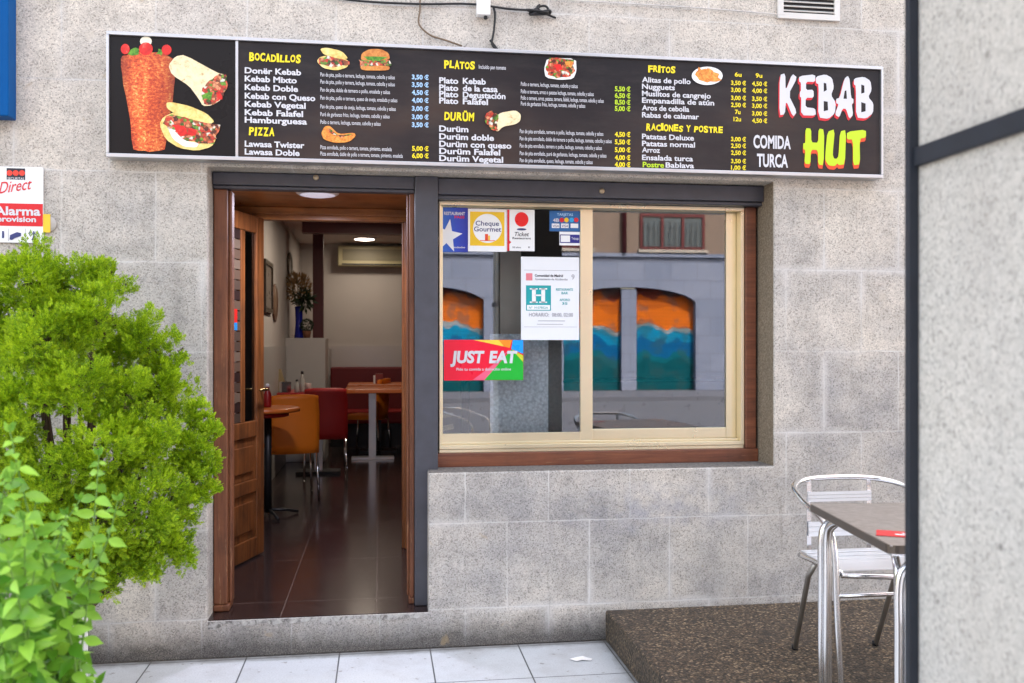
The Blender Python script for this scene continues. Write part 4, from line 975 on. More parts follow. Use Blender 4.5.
rnd = random.Random(11); bm = BM(); bm2 = BM()
def leafq(bm, p, d, nrm, L, W):
    s_ = d.cross(nrm)
    if s_.length < 1e-4: s_ = d.orthogonal()
    s_.normalize()
    v_ = [bm.verts.new(p), bm.verts.new(p + d*L*.5 + s_*W*.5), bm.verts.new(p + d*L), bm.verts.new(p + d*L*.5 - s_*W*.5)]; bm.faces.new(v_)
def rdir(rnd):
    while True:
        v_ = Vector((rnd.uniform(-1, 1), rnd.uniform(-1, 1), rnd.uniform(-1, 1)))
        if .05 < v_.length < 1: return v_.normalized()
for k in range(420):
    d = rdir(rnd); c0 = Vector((vx.x - .02, 6.2, pz+.58)) + Vector((d.x*.14, d.y*.14, d.z*.15))*rnd.random()**.4
    leafq(bm, c0, (d + Vector((0, 0, .5))).normalized(), rdir(rnd), .06, .022)
for k in range(14): tube(bm2, [(vx.x, 6.2, pz+.30), (vx.x + rnd.uniform(-.1, .1), 6.2 + rnd.uniform(-.08, .08), pz+.50 + rnd.uniform(0, .15))], .004, 5)
bo = thing('dried_flowers', 'bunch of dried straw flowers in the blue vase', 'flowers', (vx.x, 6.2, pz+.36))
obj('flower_heads', bm, plain('straw', (.26, .15, .06, 1), .8, 0, .3, 30), bo); obj('stems', bm2, plain('stem_green', (.04, .05, .015, 1), .7), bo)
bm = BM()
for k in range(120):
    d = rdir(rnd); leafq(bm, Vector((vx.x+.07, 6.14, pz+.44)) + d*.09*rnd.random(), d, rdir(rnd), .09, .03)
obj('leaves', bm, plain('dark_leaf', (.015, .03, .01, 1), .5), bo)
tx = at(307, 338, 6.15)
tp = thing('topiary', 'small ball topiary in a terracotta pot on the shelf block', 'plant', (tx.x, 6.15, pz))
obj('pot', lathe(BM(), [(.035, pz), (.05, pz+.08), (.042, pz+.08), (.03, pz+.07)], (tx.x, 6.15, 0), 16), plain('terracotta', (.16, .06, .03, 1), .8), tp, True)
bm = BM()
for k in range(260):
    d = rdir(rnd); leafq(bm, Vector((tx.x, 6.15, pz+.145)) + d*.055, (d + rdir(rnd)*.6).normalized(), rdir(rnd), .03, .018)
obj('ball', bm, bpy.data.materials['dark_leaf'], tp)
obj('stem', tube(BM(), [(tx.x, 6.15, pz+.06), (tx.x, 6.15, pz+.12)], .006, 6), plain('bark', (.08, .05, .03, 1), .8), tp)
# on the left wall
def wallplate(label, u, v_, y, rx, rz, m, mr):
    p_ = at(u, v_, y); t = thing('wall_plate', label, 'plate', (-1.049, y, p_.z))
    M = Matrix.Translation((-1.045, y, p_.z)) @ Matrix.Diagonal((1, rx, rz, 1))
    b_ = BM(); lathe(b_, [(1., -.004), (1., .01), (.86, .018), (.8, .010)], (0, 0, 0), 30, 'x'); b_.transform(M); obj('rim', b_, mr, t, True)
    b_ = BM(); lathe(b_, [(.8, .006), (.79, .0108), (.4, .0112)], (0, 0, 0), 30, 'x'); b_.transform(M); obj('face', b_, m, t, True)
def ywall(u):    # depth at which the left wall (x = -1.05) is seen at column u
    a = (u-512)/F; return -1.05/((a*_c+_s)/(_c-a*_s)) - CAMD
wallplate('dark oval framed mirror on the left wall', 289, 265, ywall(289), .26, .15, plain('mirror', (.25, .25, .26, 1), .08, .9), plain('dark_frame', (.05, .035, .02, 1), .4))
wallplate('brown oval plate low on the left wall', 274, 303, ywall(274), .20, .19, plain('brown_plate', (.20, .12, .07, 1), .4), plain('brown_rim', (.15, .08, .05, 1), .4))
yy = ywall(266.5); pf = at(266.5, 287, yy)
pf_t = thing('picture_frame', 'dark picture frame on the left wall near the door', 'picture', (-1.049, yy, pf.z))
bm = BM()
for (a0, a1, z0_, z1_) in ((-.3, .3, .20, .24), (-.3, .3, -.24, -.20), (-.3, -.26, -.20, .20), (.26, .3, -.20, .20)): box(bm, -1.048, -1.02, yy+a0, yy+a1, pf.z+z0_, pf.z+z1_)
obj('frame', bm, bpy.data.materials['dark_frame'], pf_t); obj('print', bx(-1.047, -1.035, yy-.26, yy+.26, pf.z-.2, pf.z+.2), plain('faded_print', (.16, .13, .11, 1), .3, 0, .4, 12), pf_t)
# air conditioner and ceiling spot
a0, a1 = at(338, 256, 7.8), at(412, 256, 7.8)
zt_, zb_ = at(370, 246, 7.8).z, at(370, 266, 7.8).z
ac = thing('air_conditioner', 'beige wall air conditioner on the back wall', 'air conditioner', ((a0.x+a1.x)/2, 7.9, zb_))
obj('body', bx(a0.x, a1.x+.1, 7.79, 7.998, zb_, zt_), plain('beige_plastic', (.40, .35, .20, 1), .4, 0, .04), ac, bevel=.012)
obj('intake_panel', bx(a0.x+.06, a1.x+.05, 7.783, 7.7895, zb_+.07, zt_-.045), plain('grey_beige_grille', (.20, .175, .11, 1), .5), ac)
obj('outlet', bx(a0.x+.05, a1.x+.06, 7.784, 7.7895, zb_+.012, zb_+.03), BLACK, ac)
def ceiling_lamp(name, label, x, y, z_, r, e, watts, tint=(1, .86, .70)):
    t = thing(name, label, 'lamp', (x, y, z_))
    em = NT('lit_lamp_disc'); em.b.inputs['Emission Color'].default_value = (*tint, 1); em.b.inputs['Emission Strength'].default_value = e; em.set(.5)
    obj('rim', lathe(BM(), [(r, z_-.02), (r*1.15, z_-.01), (r*1.15, z_-.001)], (x, y, 0), 24), WHITE, t, True)
    obj('diffuser', lathe(BM(), [(r*.6, z_-.028), (r*.95, z_-.0205)], (x, y, 0), 24), em.m, t, True)
    ld = bpy.data.lights.new('lamp_light', 'AREA'); ld.shape = 'DISK'; ld.size = r*2; ld.energy = watts; ld.color = tint
    lo = bpy.data.objects.new('lamp_light', ld); COL.objects.link(lo); lo.parent = t; lo.location = (0, 0, -.05)
ceiling_lamp('porch_lamp', 'round opal lamp on the wooden porch ceiling above the door', plx, .80, 2.371, .105, .055, 3.4, (.82, .80, 1.))
ceiling_lamp('ceiling_lamp', 'unseen ceiling lamp added to brighten the dining room', -.1, 4.3, 2.85, .13, 1.8, 2.6)  # unseen lamp, added to lift the light in the room
lp = at(364.5, 240.5, 7.25)
ceiling_lamp('ceiling_lamp', 'lit round ceiling lamp in front of the air conditioner', lp.x, 7.25, 2.85, .13, 1.8, .9)
# things seen through the shop window
t_ = NT('bubbled_translucent_panel'); p_ = t_.pos(); X_, Y_, Z_ = t_.xyz(p_)
vo = t_.n('ShaderNodeTexVoronoi'); vo.inputs['Scale'].default_value = 70; vo.feature = 'SMOOTH_F1'; t_.l(p_, vo.inputs['Vector'])
t_.col(t_.ramp(vo.outputs['Distance'], [(.2, (.86, .88, .90)), (.7, (.55, .57, .60))])); t_.bump(vo.outputs['Distance'], .6, .01); t_.set(.25)
fa, fb = at(490, 385, .43), at(548, 385, .43)
gp = thing('glass_partition', 'frosted bubbled glass panel standing behind the window', 'partition', ((fa.x+fb.x)/2, .43, FZ))
obj('panel', bx(fa.x, fb.x, .42, .44, FZ, at(530, 334, .43).z), t_.m, gp)
obj('edge_strip', bx(fb.x+.001, at(562, 385, .43).x, .415, .445, FZ, at(530, 334, .43).z), plain('perforated_dark_strip', (.16, .15, .14, 1), .4, 0, .5, 60), gp)
q0, q1 = at(500, 260, .6), at(521, 260, .6)
tag(obj('pillar_casing', bx(q0.x, q1.x, .6, .8, FZ, 2.849), plain('taupe_casing', (.62, .52, .43, 1), .6)), 'taupe cased pillar inside behind the licence poster', 'pillar')
tag(obj('counter', bx(.62, 3.4, 1.9, 2.5, FZ, FZ+1.05), plain('dark_counter', (.05, .045, .045, 1), .3), bevel=.01), 'dark serving counter inside behind the window', 'counter')

# ================================================================== OUTSIDE THINGS
# pillar on the right with its steel frame
PX, PY = 1.043, -2.88
pil = thing('pillar', 'pale granite pillar filling the right edge close to the camera', 'pillar', (PX+.27, PY-.27, 0))
obj('shaft', bx(PX, PX+.54, PY-.54, PY, .001, 5.2), GRAN_P, pil, bevel=.004)
obj('rear_shade_panel', bx(PX+.004, PX+.538, PY+.0005, PY+.012, .002, 5.19), plain('dark_rear_shade', (.045, .04, .038, 1), .7, 0, .2), pil)  # dark sheet added so the pillar's back looks shaded in the reflection
fr = thing('steel_frame', 'dark steel upright with a crossbar fixed to the pale pillar', 'frame', (PX-.015, PY, 0))
obj('upright', bx(PX-.021, PX-.001, PY-.004, PY+.012, .001, 5.2), STEEL_N, fr, bevel=.002)
obj('crossbar', bx(PX-.012, PX-.001, PY-.56, PY-.0045, 1.847, 1.884), STEEL_N, fr, bevel=.002)

SLAT = plain('satin_aluminium_slats', (.72, .73, .75, 1), .40, .55, .03, 10)
# aluminium terrace chair (front towards -y)
def terrace_chair(loc, rz, label, group):
    t = thing('terrace_chair', label, 'chair', (0, 0, 0), group)
    half = [(-.24, -.265, 0), (-.245, -.245, .3), (-.248, -.232, .52), (-.256, -.205, .615), (-.268, -.12, .663), (-.272, -.0, .70), (-.25, .12, .735), (-.16, .205, .753), (0, .225, .758)]
    path = half + [(-x, y, z_) for x, y, z_ in half[::-1][1:]]
    obj('arm_frame', tube(BM(), cat(path, 6), .0125, 12), ALU, t, True)
    ring = [(-.205, -.20, .445), (-.205, .0, .440), (-.20, .17, .432), (.20, .17, .432), (.205, .0, .440), (.205, -.20, .445)]
    bm = BM(); tube(bm, cat(ring[:3], 4), .011, 8); tube(bm, cat(ring[3:], 4), .011, 8)
    tube(bm, [(-.205, -.205, .437), (0, -.21, .425), (.205, -.205, .437)], .0115, 8)
    tube(bm, [(-.25, -.235, .44), (-.205, -.19, .44)], .009, 8); tube(bm, [(.25, -.235, .44), (.205, -.19, .44)], .009, 8)
    obj('seat_frame', bm, ALU, t, True)
    obj('stretcher', tube(BM(), [(-.243, -.245, .367), (.243, -.245, .367)], .009, 8), ALU, t, True)
    for sx in (-1, 1):
        obj('leg', tube(BM(), [(sx*.205, .02, .425), (sx*.20, .09, .36), (sx*.19, .24, 0)], .0115, 10), plain('dull_aluminium', (.36, .34, .32, 1), .4, .8), t, True)
        obj('back_support', bx(*sorted((sx*.130, sx*.150)), .205, .212, .44, .752), ALU, t)
    for z0_, z1_, yy_ in ((.655, .70, .198), (.505, .57, .192)):
        bm = BM()
        for k in range(3):
            h = (z1_ - z0_)/3; box(bm, -.148, .148, yy_, yy_+.006, z0_ + k*h, z0_ + (k+1)*h - .002)
        obj('back_slat', bm, SLAT, t)
    bm = BM()
    for k in range(7):
        y0 = -.20 + k*.052; box(bm, -.20, .20, y0, y0+.046, .450 - .008*math.sin(k/6*math.pi), .456 - .008*math.sin(k/6*math.pi))
    obj('seat', bm, SLAT, t, bevel=.002)
    for fx, fy in ((-.24, -.265), (.24, -.265), (-.19, .24), (.19, .24)):
        obj('foot_cap', lathe(BM(), [(.013, 0.0), (.0145, .002), (.0145, .02), (.012, .021)], (fx, fy, 0), 10), BLACK, t, True)
    t.location = loc; t.rotation_euler = (0, 0, rz); return t
PZ = .157
tc = terrace_chair((2.0, -.955, PZ), 0, 'aluminium terrace chair with its back to the wall behind the table', 'terrace chairs')
copy_thing(tc, (1.86, -2.30, PZ), R(180), 'aluminium chair on the street side, mirrored in the right pane', 'terrace chairs')
copy_thing(tc, (.95, -5.5, .001), R(120), 'aluminium chair near the kerb, mirrored in the left pane', 'terrace chairs')
# table: local, left edge at x = 0, back edge at y = 0
tab = thing('terrace_table', 'square terrace table with steel top and tubular aluminium legs', 'table', (0, 0, 0))
TS, TH = .74, .742
t_ = NT('brushed_steel_top'); p_ = t_.objc()
t_.col(t_.ramp(t_.noise(p_, 34, 5, .7), [(.3, (.36, .33, .30)), (.7, (.52, .48, .455))])); t_.set(t_.math('MULTIPLY_ADD', t_.noise(p_, 8, 4), .25, .26), .75)
obj('table_top', bx(.006, TS-.006, -TS+.006, -.006, TH-.006, TH), t_.m, tab, bevel=.002)
bm = BM(); pts = []
for cx_, cy_2, q0_ in ((TS-.03, -.03, 0), (.03, -.03, 90), (.03, -TS+.03, 180), (TS-.03, -TS+.03, 270)):
    for k in range(5): pts.append((cx_ + .03*math.cos(R(q0_ + 22.5*k)), cy_2 + .03*math.sin(R(q0_ + 22.5*k))))
for (z0_, z1_, off) in ((TH-.026, TH-.0005, 0.),):
    A_ = [bm.verts.new((x, y, z0_)) for x, y in pts]; B_ = [bm.verts.new((x, y, z1_)) for x, y in pts]
    for k in range(len(pts)): bm.faces.new((A_[k], A_[(k+1) % len(pts)], B_[(k+1) % len(pts)], B_[k]))
    bm.faces.new(A_[::-1])
    C_ = [bm.verts.new((TS/2 + (x-TS/2)*.982, -TS/2 + (y+TS/2)*.982, z1_)) for x, y in pts]
    for k in range(len(pts)): bm.faces.new((B_[k], B_[(k+1) % len(pts)], C_[(k+1) % len(pts)], C_[k]))
obj('table_rim', bm, plain('brown_grey_rim', (.11, .09, .075, 1), .35, .5), tab)
obj('under_rim', bx(.012, TS-.012, -TS+.012, -.012, TH-.034, TH-.0265), ALU, tab)
for (cx_, cy_2, dx_, dy_) in ((.03, -.03, 1, -1), (TS-.03, -.03, -1, -1), (.03, -TS+.03, 1, 1), (TS-.03, -TS+.03, -1, 1)):
    bm = BM()
    for (ox, oy, tx_, ty_) in ((.010*dx_, 0, .16*dx_, .0), (.036*dx_, .004*dy_, .19*dx_, .06*dy_), (.020*dx_, .026*dy_, .05*dx_, .20*dy_)):
        b0_ = Vector((cx_+ox, cy_2+oy, 0))
        tube(bm, cat([b0_, b0_ + Vector((0, 0, .45)), b0_ + Vector((0, 0, TH-.13)), b0_ + Vector((tx_*.12, ty_*.12, TH-.075)), b0_ + Vector((tx_*.45, ty_*.45, TH-.048)), b0_ + Vector((tx_, ty_, TH-.046))], 5), .0125, 10)
    obj('leg', bm, ALU, tab, True)
cb, cf = at(808, 502, 0), None
zt_w = PZ + TH
pbk = atz(808, 503, zt_w); pfr = atz(890, 546, zt_w)
tab.location = (pbk.x, pbk.y, PZ); dv = (pfr - pbk); tab.rotation_euler = (0, 0, math.atan2(dv.x, -dv.y))
pr = atz(893, 535, zt_w)
rl = thing('leaflet', 'small red leaflet with white lettering on the terrace table', 'leaflet', (pr.x, pr.y, zt_w))
M = Matrix.Translation((pr.x+.03, pr.y, zt_w)) @ Matrix.Rotation(R(-30), 4, 'Z')
obj('sheet', box(BM(), -.075, .09, -.045, .045, .0012, .0022, M), plain('leaflet_red', (.60, .015, .02, 1), .35), rl)
bm = BM(); box(bm, -.02, .07, -.02, -.005, .0024, .0026, M); box(bm, 0., .08, .005, .018, .0024, .0026, M); obj('print', bm, PAPER, rl)
# scrap of paper on the tiles
p = atz(581, 659, .003); bm = BM(); rnd = random.Random(4)
flat_pts = [(-.055, .005), (-.03, -.03), (.0, -.022), (.04, -.032), (.055, -.005), (.03, .012), (.012, .02), (-.02, .012)]
vs = [bm.verts.new((p.x+x, p.y+y, .003 + rnd.random()*.008)) for x, y in flat_pts]; c_ = bm.verts.new((p.x, p.y, .006))
for k in range(len(vs)): bm.faces.new((vs[k], vs[(k+1) % len(vs)], c_))
tag(obj('paper_scrap', bm, WHITE), 'torn white scrap of paper lying on the pavement tiles', 'paper')

# ------------------------------------------------------------------ planting
wp = atz(88, 664, 0)
pl = thing('planter', 'long white planter box under the bushy conifer', 'planter', (wp.x-.7, -.55, 0))
bm = BM(); x0, x1, y0, y1, h = wp.x-1.5, at(87, 600, -.30).x, -.85, -.28, .36
box(bm, x0, x1, y0, y0+.03, .001, h); box(bm, x0, x1, y1-.03, y1, .001, h); box(bm, x0, x0+.03, y0+.03, y1-.03, .001, h); box(bm, x1-.03, x1, y0+.03, y1-.03, .001, h); box(bm, x0+.03, x1-.03, y0+.03, y1-.03, .001, .03)
obj('box', bm, WHITE, pl, bevel=.006); obj('soil', bx(x0+.031, x1-.031, y0+.031, y1-.031, .031, h-.04), plain('soil', (.03, .02, .014, 1), .95, 0, .3, 30), pl)

THUJA = m_leaf('conifer_foliage', (.10, .24, .006, 1), (.50, .68, .016, 1), (.46, .66, .02, 1), 9., .55, .27)
def spray(bm, p, d, nrm, L, rnd):
    """a flat fan of scale leaves"""
    s_ = d.cross(nrm).normalized(); nn = s_.cross(d).normalized()
    def dia(q, e, l, w_):
        sd_ = e.cross(nn).normalized()
        v_ = [bm.verts.new(q), bm.verts.new(q + e*l*.55 + sd_*w_), bm.verts.new(q + e*l - nn*l*.08), bm.verts.new(q + e*l*.55 - sd_*w_)]; bm.faces.new(v_)
    dia(p + d*L*.4, d, L*.6, L*.055); dia(p, d, L*.5, L*.05)
    for k in range(4):
        t = .12 + .2*k
        for sg in (-1, 1):
            e = (d*.78 + s_*sg*(.70 - .1*k) + nn*rnd.uniform(-.28, .28)).normalized(); l = L*(.52 - .085*k)*rnd.uniform(.8, 1.15)
            dia(p + d*L*t, e, l, L*.062)
            e2 = (e*.8 + s_*sg*.5 + nn*rnd.uniform(-.2, .2)).normalized()
            if k < 2: dia(p + d*L*t + e*l*.4, e2, l*.55, L*.05)
rnd = random.Random(21)
lobes = [(28,285,46,-.62),(68,292,36,-.55),(110,286,30,-.5),(150,340,34,-.5),(92,318,34,-.72),(45,345,46,-.80),(5,345,44,-.62),(-40,310,60,-.55),(-40,420,75,-.6),(118,345,22,-.35),
         (78,385,42,-.86),(30,410,52,-.85),(125,400,36,-.78),(160,385,24,-.55),(150,440,40,-.78),(192,450,26,-.62),(100,450,48,-.88),(45,475,52,-.85),(180,485,28,-.68),(140,500,42,-.82),(95,525,45,-.8),(155,540,28,-.7),(120,555,22,-.72),(-10,500,60,-.7),(40,545,50,-.7),(205,440,17,-.6),(198,415,13,-.58),(205,465,14,-.6),(178,555,20,-.64),(145,570,14,-.64),(165,360,26,-.5),(110,360,50,-.42),(60,350,60,-.42),(150,420,50,-.42),(150,552,26,-.66),(118,545,38,-.62),(95,580,34,-.7),(170,520,26,-.6),(60,300,50,-.40),(200,490,18,-.62)]
fol = BM(); inner = BM(); brn = BM()
troot = Vector((at(60, 500, -.58).x, -.58, h-.03))
for (u, v_, r_, Y) in lobes:
    c0 = at(u, v_, Y); rad = r_ * (CAMD + Y) / F
    # several little tufts make each lobe uneven
    nt = max(5, int(r_*.35))
    for k in range(nt):
        d0 = rdir(rnd)
        if d0.y > .55: d0.y *= -1
        tc_ = c0 + Vector((d0.x*rad*.80, d0.y*rad*.85, d0.z*rad*.80)) * rnd.uniform(.55, 1.0)
        trad = rad*rnd.uniform(.22, .36) + .012
        for j in range(int(26 + trad*620)):
            o_ = rdir(rnd); q = tc_ + o_*trad*rnd.random()**.5*.8
            d1 = (o_*.8 + d0*.45 + Vector((0, -.2, .75)) + rdir(rnd)*.35).normalized()
            spray(fol, q, d1, rdir(rnd), rnd.uniform(.024, .044), rnd)
    for j in range(int(rad*200)):        # dry brown sprays added to put shade inside the crown
        q = c0 + Vector((0, .03, 0)) + rdir(rnd)*rad*.6*rnd.random()
        spray(inner, q, (rdir(rnd) + Vector((0, -.2, .3))).normalized(), rdir(rnd), rnd.uniform(.024, .04), rnd)
    if v_ > 515: continue
    mid = (troot + c0)*.5 + Vector((rnd.uniform(-.05, .05), .05, -.08))
    tube(brn, cat([troot, troot.lerp(c0, .3) + Vector((0, .03, -.03)), mid.lerp(c0, .4), c0], 4), [.016 - .0009*k for k in range(13)], 6)
th = thing('conifer_bush', 'bushy bright green conifer in the white planter left of the door', 'bush', (troot.x, troot.y, troot.z))
obj('trunk', tube(BM(), cat([troot + Vector((0, 0, -.02)), troot + Vector((.01, 0, .15)), troot + Vector((-.02, .03, .5)), troot + Vector((-.1, .05, 1.1))], 5), [.036 - .0015*k for k in range(16)], 10), plain('conifer_bark', (.075, .045, .03, 1), .9, 0, .3, 30), th, True)
obj('branches', brn, bpy.data.materials['conifer_bark'], th, True); obj('foliage', fol, THUJA, th); obj('dry_shade_foliage', inner, m_leaf('dry_shade_conifer', (.05, .04, .018, 1), (.10, .085, .03, 1), (.1, .08, .03, 1), 9., .8, .1), th, label='dry brown inner sprays added to darken the crown')

LEAFM = m_leaf('broad_leaf', (.05, .20, .010, 1), (.30, .58, .06, 1), (.40, .66, .08, 1), 9., .36, .30)
rnd = random.Random(33)
lv = BM(); sm_ = BM()
def leaf(bm, p, d, nrm, L, W):
    """ovate leaf, folded along the midrib and drooping at the tip"""
    s_ = d.cross(nrm).normalized(); nn = s_.cross(d).normalized()
    prof = [(0, .05), (.10, .45), (.25, .90), (.42, 1.), (.60, .78), (.78, .42), (.90, .17), (1., .01)]
    rows = []
    for t, w_ in prof:
        c0 = p + d*L*t - nn*L*.22*t*t
        rows.append((bm.verts.new(c0 + s_*W*.5*w_ + nn*W*.16*w_), bm.verts.new(c0), bm.verts.new(c0 - s_*W*.5*w_ + nn*W*.16*w_)))
    for a_, b_ in zip(rows, rows[1:]):
        bm.faces.new((a_[0], a_[1], b_[1], b_[0])); bm.faces.new((a_[1], a_[2], b_[2], b_[1]))
tips = [(103,455,-2.15,1.),(122,500,-2.25,.9),(14,432,-2.45,1.1),(40,500,-2.35,1.),(60,520,-2.3,1.),(78,540,-2.3,1.),(10,480,-2.5,1.1),(28,520,-2.5,1.),(92,560,-2.2,.9),(66,560,-2.4,1.),(48,560,-2.45,1.),(20,560,-2.55,1.1),
        (100,590,-2.15,.8),(72,600,-2.3,.9),(40,600,-2.5,1.),(12,610,-2.5,1.),(80,625,-2.25,.7),(60,640,-2.35,.8),(88,668,-2.2,.7),(30,650,-2.5,.9),(64,672,-2.3,.8),(-12,470,-2.4,1.1),(-20,540,-2.4,1.1),(5,650,-2.5,1.),(-25,610,-2.4,1.),(112,545,-2.2,.75),(84,500,-2.25,.9),(50,535,-2.2,1.),(35,545,-2.3,1.),(70,575,-2.2,.9),(5,575,-2.3,1.),(55,598,-2.2,.9),(25,635,-2.3,1.),(82,648,-2.25,.8),(48,660,-2.3,.9),(-5,520,-2.4,1.),(20,470,-2.5,1.),(70,515,-2.35,.9),(28,590,-2.3,1.),(90,610,-2.2,.8),(45,620,-2.2,.9),(15,540,-2.2,1.)]
base0 = Vector((at(25, 800, -2.38).x, -2.38, .30))
for (u, v_, Y, sz) in tips:
    tip = at(u - (12 if v_ > 535 else 4), v_, Y); b0_ = base0 + Vector((rnd.uniform(-.18, .14), rnd.uniform(-.1, .1), 0))
    ctrl = [b0_, b0_.lerp(tip, .4) + Vector((rnd.uniform(-.07, .07), rnd.uniform(-.05, .05), .05)), b0_.lerp(tip, .78) + Vector((rnd.uniform(-.045, .045), rnd.uniform(-.02, .02), .02)), tip]
    path = cat(ctrl, 12); n = len(path)
    tube(sm_, path, [.0042 - .003*k/n for k in range(n)], 5)
    # opposite pairs, each pair turned a quarter from the last
    L_ = sum((b - a).length for a, b in zip(path, path[1:])); acc = 0; nxt = L_ - .62*min(1, L_) ; pair = 0
    for a, b in zip(path, path[1:]):
        acc += (b - a).length
        if acc >= nxt:
            rem = (L_ - acc); k_ = min(1., .35 + rem/.16) * sz
            dd = (b - a).normalized(); q_ = dd.orthogonal().normalized(); q_ = Matrix.Rotation(R(90*pair + rnd.uniform(-25, 25)), 3, dd) @ q_
            for sg in (-1, 1):
                out = (q_*sg + dd*rnd.uniform(-.15, .45) + Vector((0, -.35, -.30))).normalized()
                leaf(lv, b, out, (Vector((0, -.95, .55)) + rdir(rnd)*.55).normalized(), .057*k_*rnd.uniform(.8, 1.1), .027*k_*rnd.uniform(.85, 1.1))
            pair += 1; nxt = acc + rnd.uniform(.020, .030)
    for k in range(3):
        leaf(lv, tip, (Vector((rnd.uniform(-.8, .8), -.3, .8))).normalized(), Vector((0, -1, .3)), .024*sz, .012*sz)
lp_ = thing('leafy_plant', 'leafy light green plant with ovate leaves in the lower left foreground', 'plant', base0)
obj('stems', sm_, plain('soft_green_stem', (.12, .24, .04, 1), .6), lp_, True); obj('leaves', lv, LEAFM, lp_, True)
pp = thing('plant_pot', 'terracotta pot holding the leafy plant below the picture', 'pot', (base0.x, base0.y, 0))
obj('pot', lathe(BM(), [(.17, .001), (.24, .36), (.26, .36), (.26, .41), (.23, .41), (.21, .3)], (base0.x, base0.y, 0), 30), bpy.data.materials['terracotta'], pp, True)
obj('soil', lathe(BM(), [(.20, .30), (.21, .33)], (base0.x, base0.y, 0), 24), bpy.data.materials['soil'], pp)

# ================================================================== ACROSS THE STREET (mirrored in the shop window)
OBY = -24.
opp = thing('opposite_building', 'stone building across the street with painted orange shutters, mirrored in the window', 'building', (6, OBY, 0))
OG = m_granite('blue_grey_ashlar', (.30, .32, .37, 1), (.33, .345, .39, 1), blocks=False, grime=False, scale=.3, contrast=.4)
t_ = NT('ashlar_far'); p_ = t_.pos(); X_, Y_, Z_ = t_.xyz(p_)
br = t_.n('ShaderNodeTexBrick'); t_.l(t_.comb(X_, Z_), br.inputs['Vector'])
for k, v_ in (('Scale', 1.), ('Mortar Size', .012), ('Brick Width', .9), ('Row Height', .6)): br.inputs[k].default_value = v_
br.inputs['Color1'].default_value = (.125, .155, .235, 1); br.inputs['Color2'].default_value = (.155, .185, .27, 1); br.inputs['Mortar'].default_value = (.085, .10, .15, 1)
t_.col(br.outputs['Color']); t_.set(.85, 0, .1); OG = t_.m
UP = plain('tan_render', (.135, .105, .09, 1), .85, 0, .1, .6)
def arch_wall(x0, x1, arches, ztop):
    """front face with arched openings cut in it, returned as wall strips"""
    bm = BM(); xs = [x0]
    N = 14
    def ztop_at(x):
        for a, b, sp, rise in arches:
            if a - 1e-6 <= x <= b + 1e-6:
                t = (x - (a+b)/2) / ((b-a)/2); return sp + rise*math.sqrt(max(0, 1 - t*t*.92))
        return None
    segs = []
    cur = x0
    for a, b, sp, rise in sorted(arches):
        box(bm, cur, a, OBY-.5, OBY, -.01, ztop)
        for k in range(N):
            xa, xb = a + (b-a)*k/N, a + (b-a)*(k+1)/N; za, zb_3 = ztop_at(xa), ztop_at(xb)
            v_ = [bm.verts.new(q) for q in ((xa, OBY, za), (xb, OBY, zb_3), (xb, OBY, ztop), (xa, OBY, ztop), (xa, OBY-.5, za), (xb, OBY-.5, zb_3), (xb, OBY-.5, ztop), (xa, OBY-.5, ztop))]
            for f in ((3,2,1,0),(4,5,6,7),(1,5,4,0)[::1],): bm.faces.new([v_[i] for i in f])
        cur = b
    box(bm, cur, x1, OBY-.5, OBY, -.01, ztop)
    bmesh.ops.recalc_face_normals(bm, faces=bm.faces[:]); return bm
ARCH = [(-7.6, -3.2, 2.75, .62), (-1.17, 3.28, 2.75, .62), (5.85, 10.3, 2.75, .62), (13.4, 17.8, 2.75, .62)]
obj('ground_floor_wall', arch_wall(-14, 30, ARCH, 4.35), OG, opp)
obj('upper_wall', bx(-14, 30, OBY-.5, OBY-.03, 4.352, 11), UP, opp)
obj('string_course', bx(-14, 30, OBY-.029, OBY+.08, 4.352, 4.47), OG, opp)
t_ = NT('mural_shutter'); p_ = t_.pos(); X_, Y_, Z_ = t_.xyz(p_)
h1 = t_.math('ADD', Z_, t_.math('MULTIPLY_ADD', t_.noise(t_.comb(X_, 0., t_.math('MULTIPLY', Z_, .6)), 1.1, 3, .55), 1.3, -.65))
c_ = t_.ramp(t_.math('DIVIDE', h1, 3.4), [(0., (.001, .055, .075)), (.28, (.001, .085, .12)), (.34, (.001, .07, .20)), (.47, (.002, .15, .30)), (.57, (.18, .21, .25)), (.61, (.40, .095, .008)), (.80, (.30, .07, .008)), (.90, (.08, .017, .012))], 'CONSTANT')
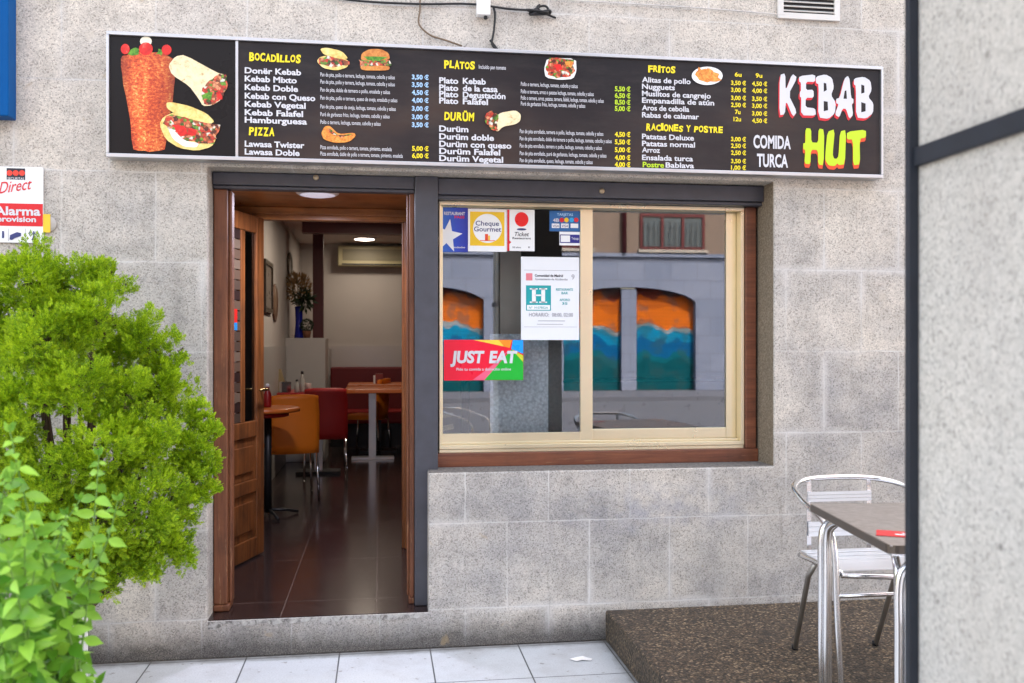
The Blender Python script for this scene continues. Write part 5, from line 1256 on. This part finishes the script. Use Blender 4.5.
sp_ = t_.noise(p_, 2.2, 3, .6); c_ = t_.mix(t_.math('MULTIPLY', t_.ramp(sp_, [(.52, K0), (.6, W1)]), .5), c_, (.02, .06, .07, 1))
ws = t_.n('ShaderNodeTexWave'); ws.bands_direction = 'Z'; ws.inputs['Scale'].default_value = 2.6; t_.l(p_, ws.inputs['Vector'])
c_ = t_.mix(1., c_, t_.ramp(ws.outputs['Fac'], [(0., (.8,)*3), (.3, (1.,)*3)]), 'MULTIPLY')
t_.col(c_); t_.set(.8, 0, .05); MUR = t_.m
for a, b, sp, rise in ARCH:
    mid = (a+b)/2 - .02
    for x0_, x1_ in ((a, mid-.25), (mid+.25, b)): obj('shutter', bx(x0_, x1_, OBY-.32, OBY-.25, 0, sp+rise), MUR, opp)
    obj('pier', bx(mid-.25, mid+.25, OBY-.33, OBY-.06, 0, sp+rise-.05), OG, opp)
MAR = plain('maroon_paint', (.07, .007, .012, 1), .5); PANE2 = plain('dark_window_pane', (.05, .07, .09, 1), .08, 0, .2)
for xc in (-8.5, -5.0, -1.5, 2.0, 5.7, 9.5, 13, 16.5, 20):
    w_ = 1.1
    bm = BM(); box(bm, xc-w_, xc+w_, OBY-.03, OBY+.03, 5.68, 5.8); box(bm, xc-w_, xc+w_, OBY-.03, OBY+.03, 4.6, 4.70)
    for k in range(4): xk = xc - w_ + k*(2*w_-.09)/3; box(bm, xk, xk+.09, OBY-.029, OBY+.031, 4.70, 5.68)
    wf = obj('window', bm, MAR, opp); obj('pane', bx(xc-w_+.02, xc+w_-.02, OBY-.029, OBY-.01, 4.62, 5.78), PANE2, wf)
    bm = BM()
    for k in range(12): xk = xc - w_ + .1 + k*.18; tube(bm, [(xk, OBY+.07, 4.62), (xk, OBY+.07, 5.5)], .012, 5)
    obj('bars', bm, BLACK, wf)
    obj('sill', bx(xc-w_-.08, xc+w_+.08, OBY-.029, OBY+.12, 4.50, 4.598), plain('pale_sill', (.25, .24, .23, 1), .7), wf)
obj('drainpipe', tube(BM(), [(7.85, OBY+.09, 4.48), (7.85, OBY+.09, 11)], .075, 10), MAR, opp, True)
